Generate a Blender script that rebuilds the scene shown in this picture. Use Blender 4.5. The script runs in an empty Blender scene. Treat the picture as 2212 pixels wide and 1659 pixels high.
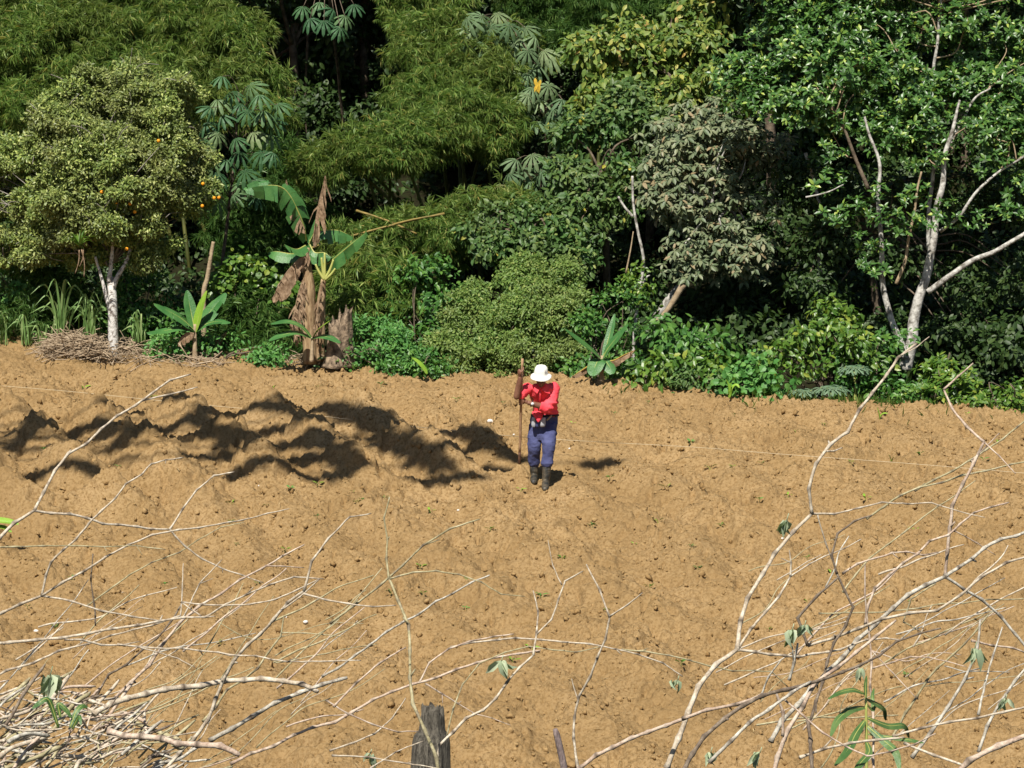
import bpy, math
import numpy as np
from mathutils import Vector, Matrix

RNG = np.random.default_rng(7)
scene = bpy.context.scene
COL = scene.collection
R = math.radians

# ----------------------------------------------------------------- camera model
FPX, PITCH, CAMZ = 6520.0, R(4.0), 4.16          # focal length in photo units (2212 wide)
_F = np.array([0, math.cos(PITCH), -math.sin(PITCH)])
_U = np.array([0, math.sin(PITCH), math.cos(PITCH)])
CAM = np.array([0, 0, CAMZ])
SLOPE = math.tan(R(12.0))

def W(vx, vy, y):
    """the point at distance y whose bearing is (vx, vy)"""
    d = _F + np.array([1.0, 0, 0]) * ((vx - 1106) / FPX) + _U * ((829.5 - vy) / FPX)
    return CAM + d * (y / d[1])

def G(vx, vy):
    """the point of the sloping field on that bearing"""
    d = _F + np.array([1.0, 0, 0]) * ((vx - 1106) / FPX) + _U * ((829.5 - vy) / FPX)
    t = (CAMZ + SLOPE * 40) / (SLOPE * d[1] - d[2])
    return CAM + d * t

SUN_EL, SUN_AZ = R(51.0), R(15.0)                 # the sun stands behind the camera, to its left
SUN = np.array([-math.sin(SUN_AZ) * math.cos(SUN_EL), -math.cos(SUN_AZ) * math.cos(SUN_EL), math.sin(SUN_EL)])

# ----------------------------------------------------------------- noise
def _h(ix, iy, iz, seed):
    n = (ix.astype(np.int64) * 374761393 + iy.astype(np.int64) * 668265263 + iz.astype(np.int64) * 2147483647 + seed * 1274126177) & 0xFFFFFFFF
    n = ((n ^ (n >> 13)) * 1274126177) & 0xFFFFFFFF
    n = n ^ (n >> 16)
    return (n & 0xFFFF) / 65535.0

def vn2(x, y, seed=0):
    ix, iy = np.floor(x), np.floor(y)
    fx, fy = x - ix, y - iy
    fx = fx * fx * fx * (fx * (fx * 6 - 15) + 10); fy = fy * fy * fy * (fy * (fy * 6 - 15) + 10)
    z = np.zeros_like(ix)
    a, b = _h(ix, iy, z, seed), _h(ix + 1, iy, z, seed)
    c, d = _h(ix, iy + 1, z, seed), _h(ix + 1, iy + 1, z, seed)
    return ((a + (b - a) * fx) * (1 - fy) + (c + (d - c) * fx) * fy) * 2 - 1

def vn3(p, seed=0):
    i = np.floor(p); f = p - i; f = f * f * (3 - 2 * f)
    r = 0
    for dx in (0, 1):
        for dy in (0, 1):
            for dz in (0, 1):
                w = (f[:, 0] if dx else 1 - f[:, 0]) * (f[:, 1] if dy else 1 - f[:, 1]) * (f[:, 2] if dz else 1 - f[:, 2])
                r = r + w * _h(i[:, 0] + dx, i[:, 1] + dy, i[:, 2] + dz, seed)
    return r * 2 - 1

# ----------------------------------------------------------------- mesh building
class MB:
    """collects vertices and faces and links them as ONE mesh object"""
    def __init__(s): s.v = []; s.f = []; s.n = 0
    def add(s, V, F, mi=0):
        V = np.asarray(V, float).reshape(-1, 3)
        for Fa in (F if isinstance(F, (list, tuple)) else [F]):
            Fa = np.asarray(Fa, np.int64)
            if len(Fa): s.f.append((Fa + s.n, mi))
        s.v.append(V); s.n += len(V)
    def verts(s): return np.concatenate(s.v)
    def mesh(s, name, origin=(0, 0, 0), smooth=True, mats=()):
        V = np.concatenate(s.v) - np.asarray(origin, float)
        me = bpy.data.meshes.new(name)
        me.vertices.add(len(V)); me.vertices.foreach_set('co', V.astype(np.float32).ravel())
        li = np.concatenate([f.ravel() for f, _ in s.f])
        tot = np.concatenate([np.full(len(f), f.shape[1]) for f, _ in s.f])
        mi = np.concatenate([np.full(len(f), m) for f, m in s.f])
        me.loops.add(len(li)); me.loops.foreach_set('vertex_index', li.astype(np.int32))
        st = np.concatenate([[0], np.cumsum(tot)[:-1]])
        me.polygons.add(len(tot)); me.polygons.foreach_set('loop_start', st.astype(np.int32))
        me.polygons.foreach_set('material_index', mi.astype(np.int32))
        me.polygons.foreach_set('use_smooth', np.full(len(tot), smooth))
        for m in mats: me.materials.append(m)
        me.update(calc_edges=True)
        return me
    def build(s, name, mats, parent=None, origin=None, smooth=True):
        if not isinstance(mats, (list, tuple)): mats = [mats]
        if parent is not None: origin = WORLD[parent.name]
        if origin is None: origin = np.concatenate(s.v).mean(0); origin[2] = np.concatenate(s.v)[:, 2].min()
        return link(name, s.mesh(name, origin, smooth, mats), parent, origin)

WORLD = {}
def link(name, data, parent, origin):
    o = bpy.data.objects.new(name, data); COL.objects.link(o)
    WORLD[o.name] = np.asarray(origin, float)
    if parent is None: o.location = tuple(origin)
    else: o.parent = parent
    return o

def tag(o, label, cat, group=None, kind=None):
    if label: o['label'] = label
    if cat: o['category'] = cat
    if group: o['group'] = group
    if kind: o['kind'] = kind
    return o

def thing(name, loc, label, cat, group=None):
    o = bpy.data.objects.new(name, None); COL.objects.link(o)
    o.empty_display_size = .1; o.location = tuple(loc)
    WORLD[o.name] = np.asarray(loc, float)
    return tag(o, label, cat, group)

def dup(root, loc, rotz=0.0, scale=1.0, label=None):
    r = root.copy(); COL.objects.link(r); r.location = tuple(loc); r.rotation_euler = (0, 0, rotz); r.scale = (scale,) * 3
    if label: r['label'] = label
    for ch in root.children:
        c = ch.copy(); COL.objects.link(c); c.parent = r
    return r

def norm(a): return a / np.maximum(np.linalg.norm(a, axis=-1, keepdims=True), 1e-9)

def catmull(P, per=6):
    P = np.asarray(P, float)
    if len(P) < 3:
        t = np.linspace(0, 1, per + 1)[:, None]; return P[0] * (1 - t) + P[-1] * t
    Q = np.vstack([2 * P[0] - P[1], P, 2 * P[-1] - P[-2]])
    out = []
    for i in range(1, len(Q) - 2):
        a, b, c, d = Q[i - 1:i + 3]
        t = np.linspace(0, 1, per, endpoint=False)[:, None]
        out.append(.5 * (2 * b + (c - a) * t + (2 * a - 5 * b + 4 * c - d) * t**2 + (3 * b - a - 3 * c + d) * t**3))
    out.append(P[-1][None]); return np.vstack(out)

def tube(mb, P, r, sides=6, cap=True, mi=0, rx=None):
    """a swept tube through P with radius r per point (rx flattens it)"""
    P = np.asarray(P, float); n = len(P)
    r = np.broadcast_to(np.asarray(r, float), (n,))
    T = norm(np.gradient(P, axis=0))
    ref = np.array([0, 0, 1.0]) if abs(T[0][2]) < .9 else np.array([1.0, 0, 0])
    N = np.zeros_like(P); a = norm(np.cross(T[0], ref)); N[0] = a
    for i in range(1, n):
        a = norm(a - T[i] * np.dot(a, T[i])); N[i] = a
    B = np.cross(T, N)
    th = np.linspace(0, 2 * math.pi, sides, endpoint=False)
    V = P[:, None] + r[:, None, None] * (np.cos(th)[None, :, None] * N[:, None] + np.sin(th)[None, :, None] * B[:, None])
    loftgrid(mb, V, cap, mi)

def loftgrid(mb, V, cap=True, mi=0):
    n, k = V.shape[:2]
    i = np.arange(n - 1)[:, None] * k; j = np.arange(k)[None]; j2 = (np.arange(k) + 1)[None] % k
    F = np.stack([i + j, i + j2, i + k + j2, i + k + j], -1).reshape(-1, 4)
    Fs = [F]
    if cap: Fs += [np.arange(k)[::-1][None], (np.arange(k) + (n - 1) * k)[None]]
    mb.add(V.reshape(-1, 3), Fs, mi)

def loft(mb, rings, k=20, mi=0):
    """rings: (centre, half-width vector, half-depth vector[, squareness])"""
    th = np.linspace(0, 2 * math.pi, k, endpoint=False); V = []
    for rg in rings:
        c, a, b = (np.asarray(q, float) for q in rg[:3]); e = rg[3] if len(rg) > 3 else 1.0
        ct, st = np.cos(th), np.sin(th)
        ct, st = np.sign(ct) * np.abs(ct)**e, np.sign(st) * np.abs(st)**e
        V.append(c + ct[:, None] * a + st[:, None] * b)
    loftgrid(mb, np.array(V), True, mi)

def ball(mb, c, r, ax=None, k=12, mi=0):
    """ellipsoid with radii r (3) along axes ax (3x3 rows)"""
    c = np.asarray(c, float); r = np.broadcast_to(np.asarray(r, float), (3,)); ax = np.eye(3) if ax is None else np.asarray(ax)
    ph = np.linspace(-math.pi / 2 + .12, math.pi / 2 - .12, max(5, k // 2 + 1))
    loft(mb, [(c + ax[2] * r[2] * math.sin(p), ax[0] * r[0] * math.cos(p), ax[1] * r[1] * math.cos(p)) for p in ph], k, mi)

def remesh(mb, voxel, smooth=3, factor=.5):
    """melt overlapping lofts into one continuous skin; returns verts, quads"""
    me = mb.mesh('tmp'); ob = bpy.data.objects.new('tmp', me); COL.objects.link(ob)
    m = ob.modifiers.new('r', 'REMESH'); m.mode = 'VOXEL'; m.voxel_size = voxel; m.adaptivity = 0
    s = ob.modifiers.new('s', 'SMOOTH'); s.factor = factor; s.iterations = smooth
    dg = bpy.context.evaluated_depsgraph_get()
    e = ob.evaluated_get(dg).to_mesh()
    V = np.empty(len(e.vertices) * 3, np.float32); e.vertices.foreach_get('co', V)
    N = np.empty(len(e.vertices) * 3, np.float32); e.vertices.foreach_get('normal', N)
    F = np.array([list(p.vertices) if len(p.vertices) == 4 else list(p.vertices)[:3] + [p.vertices[2]] for p in e.polygons], np.int64)
    tri = F[:, 2] == F[:, 3]
    Fs = [F[~tri]] + ([F[tri][:, :3]] if tri.any() else [])
    ob.evaluated_get(dg).to_mesh_clear(); bpy.data.objects.remove(ob); bpy.data.meshes.remove(me)
    return V.reshape(-1, 3).astype(float), N.reshape(-1, 3).astype(float), Fs

# ----------------------------------------------------------------- leaves: templates placed many times
def leaf_t(w=.5, fold=.15, bend=.15, seg=1):
    """one leaf along +Y, length 1, half-width w/2, folded along the midrib"""
    h = w / 2
    if seg == 1:
        V = [(0, 0, 0), (-h, .42, fold * h), (0, 1, -bend), (h, .42, fold * h)]
        return np.array(V, float), [np.array([[0, 2, 1], [0, 3, 2]])]
    V = [(0, 0, 0), (-h * .8, .25, fold * h), (0, .3, 0), (h * .8, .25, fold * h),
         (-h * .9, .62, fold * h - bend * .4), (0, .66, -bend * .4), (h * .9, .62, fold * h - bend * .4), (0, 1, -bend)]
    return np.array(V, float), [np.array([[0, 2, 1], [0, 3, 2], [4, 5, 7], [5, 6, 7]]), np.array([[1, 2, 5, 4], [2, 3, 6, 5]])]

def rot_axes(y, z):
    y = norm(y); z = z - (z * y).sum(-1, keepdims=True) * y; z = norm(z)
    return np.stack([np.cross(y, z), y, z], -1)           # columns x, y, z

def inst(mb, T, M, P, S, mi=0):
    V, Fs = T; n, k = len(P), len(V)
    S = np.broadcast_to(np.asarray(S, float).reshape(-1, 1, 1) if np.ndim(S) else np.full((1, 1, 1), S), (n, 1, 1))
    out = np.einsum('nij,kj->nki', M, V) * S + P[:, None]
    off = (np.arange(n) * k)[:, None, None]
    mb.add(out.reshape(-1, 3), [(F[None] + off).reshape(-1, F.shape[1]) for F in Fs], mi)

def compose(parts):
    m = MB()
    for T, M, p, s in parts: inst(m, T, M[None], np.asarray(p, float)[None], s)
    by = {}
    for F, _ in m.f: by.setdefault(F.shape[1], []).append(F)
    return m.verts(), [np.concatenate(x) for x in by.values()]

def _ax(y, z): return rot_axes(np.asarray(y, float)[None], np.asarray(z, float)[None])[0]

def fan_t(n=8, w=.13, spread=1.1, seed=1):
    """bamboo spray: long thin leaves fanned and drooping from the end of a twig"""
    g = np.random.default_rng(seed); ps = []
    for i in range(n):
        a = (i / (n - 1) - .5) * 2 * spread + g.normal(0, .15)
        y = np.array([math.sin(a), math.cos(a), -.25 + g.normal(0, .25)])
        ps.append((leaf_t(w, .2, .25), _ax(y, (g.normal(0, .4), g.normal(0, .4), 1)), (0, .12 * (i % 3), 0), .8 + .35 * g.random()))
    return compose(ps)

def rosette_t(n=8, w=.42, tilt=.25, bend=.2, seed=1, seg=1):
    """leaves whorled round a twig end (axis +Z)"""
    g = np.random.default_rng(seed); ps = []
    for i in range(n):
        a = i * 2.4 + g.normal(0, .2); e = tilt + .9 * (i / n) - .15
        y = np.array([math.cos(a) * math.cos(e), math.sin(a) * math.cos(e), math.sin(e)])
        z = np.array([-math.cos(a) * math.sin(e), -math.sin(a) * math.sin(e), math.cos(e)])
        ps.append((leaf_t(w, .25, bend, seg), _ax(y, z), y * .08, .75 + .4 * g.random()))
    return compose(ps)

def palm_t(n=9, w=.3, droop=.55, gap=1.5, seed=1):
    """umbrella-shaped palmate leaf (cecropia, papaya): lobes from one centre, axis +Z"""
    g = np.random.default_rng(seed); V = [(0, 0, 0)]; Q = []; Tn = []
    for i in range(n):
        a = gap + (2 * math.pi - 2 * gap * .25) * i / n; L = 1 - .25 * abs(i - (n - 1) / 2) / n * 2 * .8 + g.normal(0, .04)
        d = np.array([math.cos(a), math.sin(a), 0]); s = np.array([-math.sin(a), math.cos(a), 0]); b = len(V)
        for t, ww in ((.3, .45), (.65, 1.0), (.9, .75)):
            z = -droop * t * t
            V += [d * L * t - s * w / 2 * ww + (0, 0, z - .05), d * L * t + (0, 0, z), d * L * t + s * w / 2 * ww + (0, 0, z - .05)]
        V.append(d * L + (0, 0, -droop * 1.05))
        Tn += [(0, b + 1, b), (0, b + 2, b + 1), (b + 6, b + 7, b + 9), (b + 7, b + 8, b + 9)]
        for k in (0, 3): Q += [(b + k, b + k + 1, b + k + 4, b + k + 3), (b + k + 1, b + k + 2, b + k + 5, b + k + 4)]
    return np.array([np.asarray(v, float) for v in V]), [np.array(Tn), np.array(Q)]

def runit(n, g): return norm(g.normal(size=(n, 3)))

def blob_m(b):
    """(vx, vy, depth, rx, rz[, ry]) with radii in photo units -> centre, radii in metres"""
    s = b[2] / FPX; rx, rz = b[3] * s, b[4] * s
    return W(b[0], b[1], b[2]), np.array([rx, (b[5] if len(b) > 5 else .8 * (rx + rz) / 2), rz])

def leaves_on(mb, blobs, T, size, cov, leaf_area, tuft=(.16, .34), ob=.6, droop=.3, up=.5, jit=.5, g=None, mode='leaf', shell=.5, mi=0, fill=1.0, sub=0):
    """clumps of leaves over the blobs: each blob carries tufts, each tuft its leaves"""
    g = g or RNG
    C, Rd, Pn = [], [], []
    BB = [blob_m(b) for b in blobs]
    if sub:                                            # break every bough into smaller billows with gaps between them
        B2 = []
        for c, r in BB:
            u = runit(sub, g)
            for v in u: B2.append((c + v * r * g.uniform(.5, .9), np.cbrt(r.prod()) * g.uniform(.30, .50) * np.array([1.12, 1.0, .92])))
        BB = B2
    for c, r in BB:
        ta = (tuft[0] + tuft[1]) / 2
        m = max(3, int(fill * 2.0 * (r[0] * r[2] + r[0] * r[1] + r[1] * r[2]) / ta**2 * .55))
        u = runit(m, g); f = shell + (1 - shell) * g.random(m)**.6
        f *= 1 + .22 * vn3(u * 2.3 + c, 5)
        C.append(c + u * r * f[:, None]); Rd.append(g.uniform(*tuft, m)); Pn.append(norm(u / r))
    C, Rd, Pn = np.concatenate(C), np.concatenate(Rd), np.concatenate(Pn)
    cnt = np.maximum(1, g.poisson(cov * math.pi * Rd**2 / leaf_area * g.uniform(.45, 1.4, len(Rd))))
    k = np.repeat(np.arange(len(C)), cnt); n = len(k)
    u = norm(runit(n, g) + .35 * Pn[k])
    P = C[k] + u * (Rd[k] * (.35 + .75 * g.random(n)))[:, None] * np.array([1.15, 1.15, .8])
    out = norm(u + .8 * Pn[k])
    if mode == 'leaf':
        y = out * ob + runit(n, g) * .8 + np.array([0, 0, -droop]); z = out * .5 + SUN * up * 1.3 + runit(n, g) * jit
        M = rot_axes(y, z)
    else:                                              # whorls: the template's Z points outwards and up
        z = out * ob + (SUN + np.array([0, 0, .3])) * up + runit(n, g) * jit; y = runit(n, g)
        yy = norm(y - (y * norm(z)).sum(-1, keepdims=True) * norm(z))
        M = rot_axes(yy, z)
    inst(mb, T, M, P, size * g.uniform(.65, 1.25, n), mi)
    return C, Rd

def twigs(mb, C, root, n, r0, r1, g, sag=.1):
    """limbs from root towards some of the tufts"""
    idx = g.choice(len(C), min(n, len(C)), replace=False)
    for i in idx:
        a, b = np.asarray(root, float), C[i]
        m1 = a + (b - a) * .35 + g.normal(0, .12, 3) + (0, 0, sag); m2 = a + (b - a) * .7 + g.normal(0, .12, 3) + (0, 0, sag * .8)
        P = catmull([a, m1, m2, b], 4); tube(mb, P, np.linspace(r0, r1, len(P)), 5)

# ----------------------------------------------------------------- materials
def mat(name):
    m = bpy.data.materials.new(name); m.use_nodes = True
    nt = m.node_tree; b = nt.nodes['Principled BSDF']; return m, nt, b

def ramp(nt, stops, src, interp='LINEAR'):
    r = nt.nodes.new('ShaderNodeValToRGB'); r.color_ramp.interpolation = interp
    el = r.color_ramp.elements
    while len(el) < len(stops): el.new(.5)
    for e, (p, c) in zip(el, stops): e.position = p; e.color = (*c, 1)
    nt.links.new(src, r.inputs[0]); return r.outputs[0]

def noise(nt, scale, detail=3, rough=.6, coord='Object', vec=None):
    n = nt.nodes.new('ShaderNodeTexNoise'); n.inputs['Scale'].default_value = scale
    n.inputs['Detail'].default_value = detail; n.inputs['Roughness'].default_value = rough
    if vec is None:
        tc = nt.nodes.new('ShaderNodeTexCoord'); vec = tc.outputs[coord]
    nt.links.new(vec, n.inputs['Vector']); return n.outputs['Fac']

def mixc(nt, fac, a, b, typ='MIX'):
    m = nt.nodes.new('ShaderNodeMix'); m.data_type = 'RGBA'; m.blend_type = typ
    for k, v in ((0, fac), (6, a), (7, b)):
        if isinstance(v, (int, float)): m.inputs[k].default_value = v
        elif isinstance(v, tuple): m.inputs[k].default_value = (*v, 1)
        else: nt.links.new(v, m.inputs[k])
    return m.outputs[2]

def leafmat(name, stops, rough=.45, transl=.28, spec=.5, big=None):
    """leaf colour differs from leaf to leaf and from bough to bough"""
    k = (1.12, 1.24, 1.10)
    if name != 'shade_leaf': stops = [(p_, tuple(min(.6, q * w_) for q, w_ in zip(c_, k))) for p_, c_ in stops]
    m, nt, b = mat(name)
    g = nt.nodes.new('ShaderNodeNewGeometry')
    c = ramp(nt, stops, g.outputs['Random Per Island'])
    if big: c = mixc(nt, ramp(nt, [(.4, (0, 0, 0)), (.65, (1, 1, 1))], noise(nt, .9, 2, coord='Object')), c, mixc(nt, .55, c, big))
    nt.links.new(c, b.inputs['Base Color']); b.inputs['Roughness'].default_value = rough
    b.inputs['Specular IOR Level'].default_value = spec
    t = nt.nodes.new('ShaderNodeBsdfTranslucent')
    nt.links.new(mixc(nt, 1.0, c, (1.25, 1.3, .5), 'MULTIPLY'), t.inputs['Color'])
    mx = nt.nodes.new('ShaderNodeMixShader'); mx.inputs[0].default_value = transl
    nt.links.new(b.outputs[0], mx.inputs[1]); nt.links.new(t.outputs[0], mx.inputs[2])
    nt.links.new(mx.outputs[0], nt.nodes['Material Output'].inputs['Surface']); return m

def plainmat(name, c1, c2, scale=8, rough=.8, bump=0, bscale=40, stretch=None, detail=4, lo=.35, hi=.65, spec=.3, coord='Object'):
    m, nt, b = mat(name)
    vec = None
    if stretch:
        tc = nt.nodes.new('ShaderNodeTexCoord'); mp = nt.nodes.new('ShaderNodeMapping'); mp.inputs['Scale'].default_value = stretch
        nt.links.new(tc.outputs[coord], mp.inputs[0]); vec = mp.outputs[0]
    nt.links.new(ramp(nt, [(lo, c1), (hi, c2)], noise(nt, scale, detail, vec=vec, coord=coord)), b.inputs['Base Color'])
    b.inputs['Roughness'].default_value = rough; b.inputs['Specular IOR Level'].default_value = spec
    if bump:
        bp = nt.nodes.new('ShaderNodeBump'); bp.inputs['Strength'].default_value = bump; bp.inputs['Distance'].default_value = .02
        nt.links.new(noise(nt, bscale, 3, vec=vec, coord=coord), bp.inputs['Height']); nt.links.new(bp.outputs[0], b.inputs['Normal'])
    return m
# ================================================================= the ground: one sheet
def edge_s(x, y):
    """metres beyond the far rim of the field (negative inside it)"""
    return (y - (45.3 - .275 * x + .16 * np.sin(x * .9 + 1) + .05 * np.sin(x * 2.7))) * .97

def sstep(a, b, x):
    t = np.clip((x - a) / (b - a), 0, 1); return t * t * (3 - 2 * t)

def _fig(cx, cy, dy): return W(1056 + cx * .1929, 755.2 + cy * .1929, 40.0 + dy)
FEET = [(_fig(506, 1462, .07) + (0, 0, .012), .24), (_fig(636, 1540, -.22) + (0, 0, .008), .24), (_fig(342, 1275, .10), .14)]
def ground_z(x, y, fine=False):
    x = np.asarray(x, float); y = np.asarray(y, float)
    s = edge_s(x, y)
    field = np.interp(y, [-60, 0, 6, 9, 12.5, 18.5, 21], [2.7, 2.5, 2.3, 1.35, -.1, -4.55, SLOPE * (21 - 40)])
    field = np.where(y > 21, SLOPE * (y - 40), field)
    g = np.interp(s, [0, .7, 2.2, 5, 9, 16, 40, 130], [0, -.22, -.05, .7, 2.6, 6.4, 20, 44])
    z = np.where(s > 0, SLOPE * (y - np.maximum(s, 0) - 40) + g, field)
    soil = sstep(20, 24, y) * (1 - sstep(-.1, .8, s))
    # ridges thrown up by the digging, running away from the camera and to the left
    ph = (x + y / 1.9 + .07 * vn2(x * 1.3, y * 1.3, 3) - 20.31) / 1.25
    c = .5 + .5 * np.cos(2 * math.pi * ph)
    yfar = np.interp(x, [-2.2, -.2], [42.75, 41.35]) + .15 * vn2(x * 2, y * 0, 4)
    ynear = np.interp(x, [-7.5, -4.6, -2.5, -.3], [37.9, 38.6, 39.5, 39.7])
    mk = (1 - sstep(yfar + .1, yfar + .35, y)) * sstep(ynear - .5, ynear + .8, y) * (1 - sstep(-.5, .15, x)) * sstep(-11, -10, x)
    d_ = yfar - y + .10 * vn2(x * 2.3, y * 1.1, 6); t_ = np.mod(d_ / 1.22, 1.0)       # rows of hills, each dropping steeply on its far side
    saw = np.where(t_ < .84, 1 - .72 * sstep(0, .84, t_), .28 + .72 * sstep(.84, .99, t_)); saw = np.where(d_ < 0, 1 - sstep(0, .35, -d_), saw)
    z = z + soil * mk * ((.22 + .25 * c) * saw - .10 + .10 * c + .05 * np.abs(vn2(x * 6, y * 5, 62)))
    # the worked strip is cut down a little behind the ridges, and a second cut lies further down the slope on the left
    lip2 = np.interp(x, [-7, -5.3, -4], [38.35, 39.0, 38.2])
    z = z + soil * .16 * (1 - sstep(-4.4, -3.6, x)) * (sstep(lip2 - 1.2, lip2 - .1, y) - sstep(lip2, lip2 + .12, y)) 
    rim = .25 + .75 * (1 - sstep(-2.5, -.3, s))
    z = z + soil * rim * .075 * np.cos(2 * math.pi * ph * .9 + 2 * vn2(x * .5, y * .5, 9)) * (1 - mk)
    # pits and mounds round the man
    for px, py, r, h in ((1.21, 41.15, .38, -.2), (1.0, 40.75, .3, .10), (.62, 40.75, .4, -.1), (.0, 40.25, .35, .10), (.13, 41.25, .3, -.15), (-.1, 41.0, .3, .12)):
        d2 = ((x - px)**2 + ((y - py) * .8)**2) / r**2
        z = z + h * np.exp(-d2) * soil
    # broad waves, then lumps, then clods
    z = z + soil * rim * (.05 * vn2(x * .7, y * .7, 11) + .035 * vn2(x * 1.9, y * 1.9, 12))
    z = z + (1 - soil) * .18 * vn2(x * .5, y * .5, 21) * sstep(21, 30, y)
    fl = 0
    for (fx, fy, fz), rr in FEET:                      # trodden flat where the man stands and where the bar strikes
        w_ = np.exp(-((x - fx)**2 + ((y - fy))**2) / rr**2); z = z * (1 - w_) + fz * w_; fl = np.maximum(fl, w_)
    if fine:
        z0 = z; wx, wy = x + .12 * vn2(x * 3, y * 3, 31), y + .12 * vn2(x * 3, y * 3, 32)
        b1 = 1 - np.abs(vn2(wx * 2.6, wy * 2.1, 13)); b2 = np.abs(vn2(wx * 5.5, wy * 4.6, 14)); b3 = np.abs(vn2(wx * 12, wy * 10, 15)); b4 = np.abs(vn2(wx * 26, wy * 22, 16))
        patch = .55 + .45 * vn2(x * .8, y * .8, 17)
        z = z + soil * ((b1 - .6) * .04 + (patch + .3 * mk) * (b2 * .085 + b3 * .07) + b4 * .042 + .012 * vn2(x * 45, y * 40, 18) - .04)
        # scattered hoof-sized holes
        hole = vn2(wx * 3.3, wy * 2.4, 19); z = z - soil * .075 * sstep(.50, .60, hole) * (.5 + .5 * vn2(x * 9, y * 9, 61)) 
        pit = vn2(wx * 7.5, wy * 5.5, 63) + .35 * vn2(x * 1.1, y * 1.1, 64); z = z - soil * .085 * sstep(.62, .72, pit)
        z = z + (1 - soil) * .05 * vn2(x * 5, y * 5, 22) * sstep(21, 30, y)
        z = z0 + (z - z0) * (1 - .75 * fl)
    return z

def on_ground(vx, vy, it=3):
    p = G(vx, vy)
    for _ in range(it):
        h = float(ground_z(p[0], p[1])) - SLOPE * (p[1] - 40)
        d = _F + np.array([1.0, 0, 0]) * ((vx - 1106) / FPX) + _U * ((829.5 - vy) / FPX)
        t = (CAMZ + SLOPE * 40 - h) / (SLOPE * d[1] - d[2]); p = CAM + d * t
    return p

def foot(x, y, sink=.03): return np.array([x, y, float(ground_z(x, y)) - sink])

xs = np.concatenate([-np.geomspace(9, 160, 26)[::-1], np.arange(-8.97, 8.98, .0235), np.geomspace(9, 160, 26)])
ys = np.concatenate([np.linspace(-60, 29, 60, endpoint=False), np.arange(29, 48.2, .025), np.linspace(48.25, 62, 70), np.geomspace(62.5, 240, 30)])
X, Y = np.meshgrid(xs, ys)
xf, yf = X.ravel(), Y.ravel()
Z = ground_z(xf, yf, True)
mb = MB(); nx, ny = len(xs), len(ys)
i = (np.arange(ny - 1)[:, None] * nx + np.arange(nx - 1)[None]).ravel()
mb.add(np.stack([xf, yf, Z], -1), np.stack([i, i + 1, i + nx + 1, i + nx], -1))
gm, nt, b = mat('tilled_soil')
b.inputs['Roughness'].default_value = 1.0; b.inputs['Specular IOR Level'].default_value = .05
n1 = noise(nt, 1.1, 5, .65); n2 = noise(nt, 26, 4, .7); n3 = noise(nt, 7, 4, .65)
c = ramp(nt, [(.3, (.29, .186, .084)), (.5, (.355, .236, .113)), (.7, (.40, .272, .138))], n1)
c = mixc(nt, ramp(nt, [(.38, (1, 1, 1)), (.55, (0, 0, 0))], n2), c, (.22, .136, .056))
c = mixc(nt, ramp(nt, [(.62, (0, 0, 0)), (.8, (.7, .7, .7))], n3), c, (.42, .30, .16))
c = mixc(nt, ramp(nt, [(.60, (0, 0, 0)), (.70, (.8, .8, .8))], noise(nt, 15, 4, .7)), c, (.165, .096, .040))
c = mixc(nt, ramp(nt, [(.40, (.0, .0, .0)), (.62, (.38, .38, .38))], noise(nt, .42, 4, .6)), c, (.24, .155, .068))
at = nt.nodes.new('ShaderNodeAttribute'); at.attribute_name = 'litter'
lit = ramp(nt, [(.35, (.012, .010, .006)), (.55, (.022, .022, .010)), (.7, (.02, .03, .010))], noise(nt, 9, 4))  # leaf litter, its colour darkened to stand in for deep forest shade
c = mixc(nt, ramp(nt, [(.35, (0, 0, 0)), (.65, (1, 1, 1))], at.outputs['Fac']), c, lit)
nt.links.new(c, b.inputs['Base Color'])
bp = nt.nodes.new('ShaderNodeBump'); bp.inputs['Strength'].default_value = .8; bp.inputs['Distance'].default_value = .03
nt.links.new(noise(nt, 34, 5, .75), bp.inputs['Height']); nt.links.new(bp.outputs[0], b.inputs['Normal'])
ground = mb.build('ground', gm, origin=(0, 0, 0))
tag(ground, 'bare tilled brown soil sloping up to the forest', 'ground', kind='structure')
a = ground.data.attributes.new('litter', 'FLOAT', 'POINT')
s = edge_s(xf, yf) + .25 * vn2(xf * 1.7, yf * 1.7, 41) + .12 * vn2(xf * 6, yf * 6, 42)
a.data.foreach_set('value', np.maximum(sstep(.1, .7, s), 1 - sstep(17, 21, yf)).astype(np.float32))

# loose clods lying on the field
g = np.random.default_rng(3); mb = MB(); n = 13000
cx, cy = g.uniform(-8.2, 8.2, n), g.uniform(29.5, 45.5, n) 
far = edge_s(cx, cy) < .2; cx, cy = cx[far], cy[far]; n = len(cx)
sz = np.minimum(.009 + g.gamma(1.2, .0085, n), .05)
T = []
ico_v = np.array([(0, 0, -1), (.72, -.53, -.45), (-.28, -.85, -.45), (-.89, 0, -.45), (-.28, .85, -.45), (.72, .53, -.45), (.28, -.85, .45), (-.72, -.53, .45), (-.72, .53, .45), (.28, .85, .45), (.89, 0, .45), (0, 0, 1)])
ico_f = np.array([(0, 2, 1), (1, 2, 6), (0, 3, 2), (0, 4, 3), (0, 5, 4), (0, 1, 5), (1, 6, 10), (2, 7, 6), (3, 8, 7), (4, 9, 8), (5, 10, 9), (6, 2, 7), (7, 3, 8), (8, 4, 9), (9, 5, 10), (10, 1, 5), (10, 6, 11), (6, 7, 11), (7, 8, 11), (8, 9, 11), (9, 10, 11)])
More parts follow.
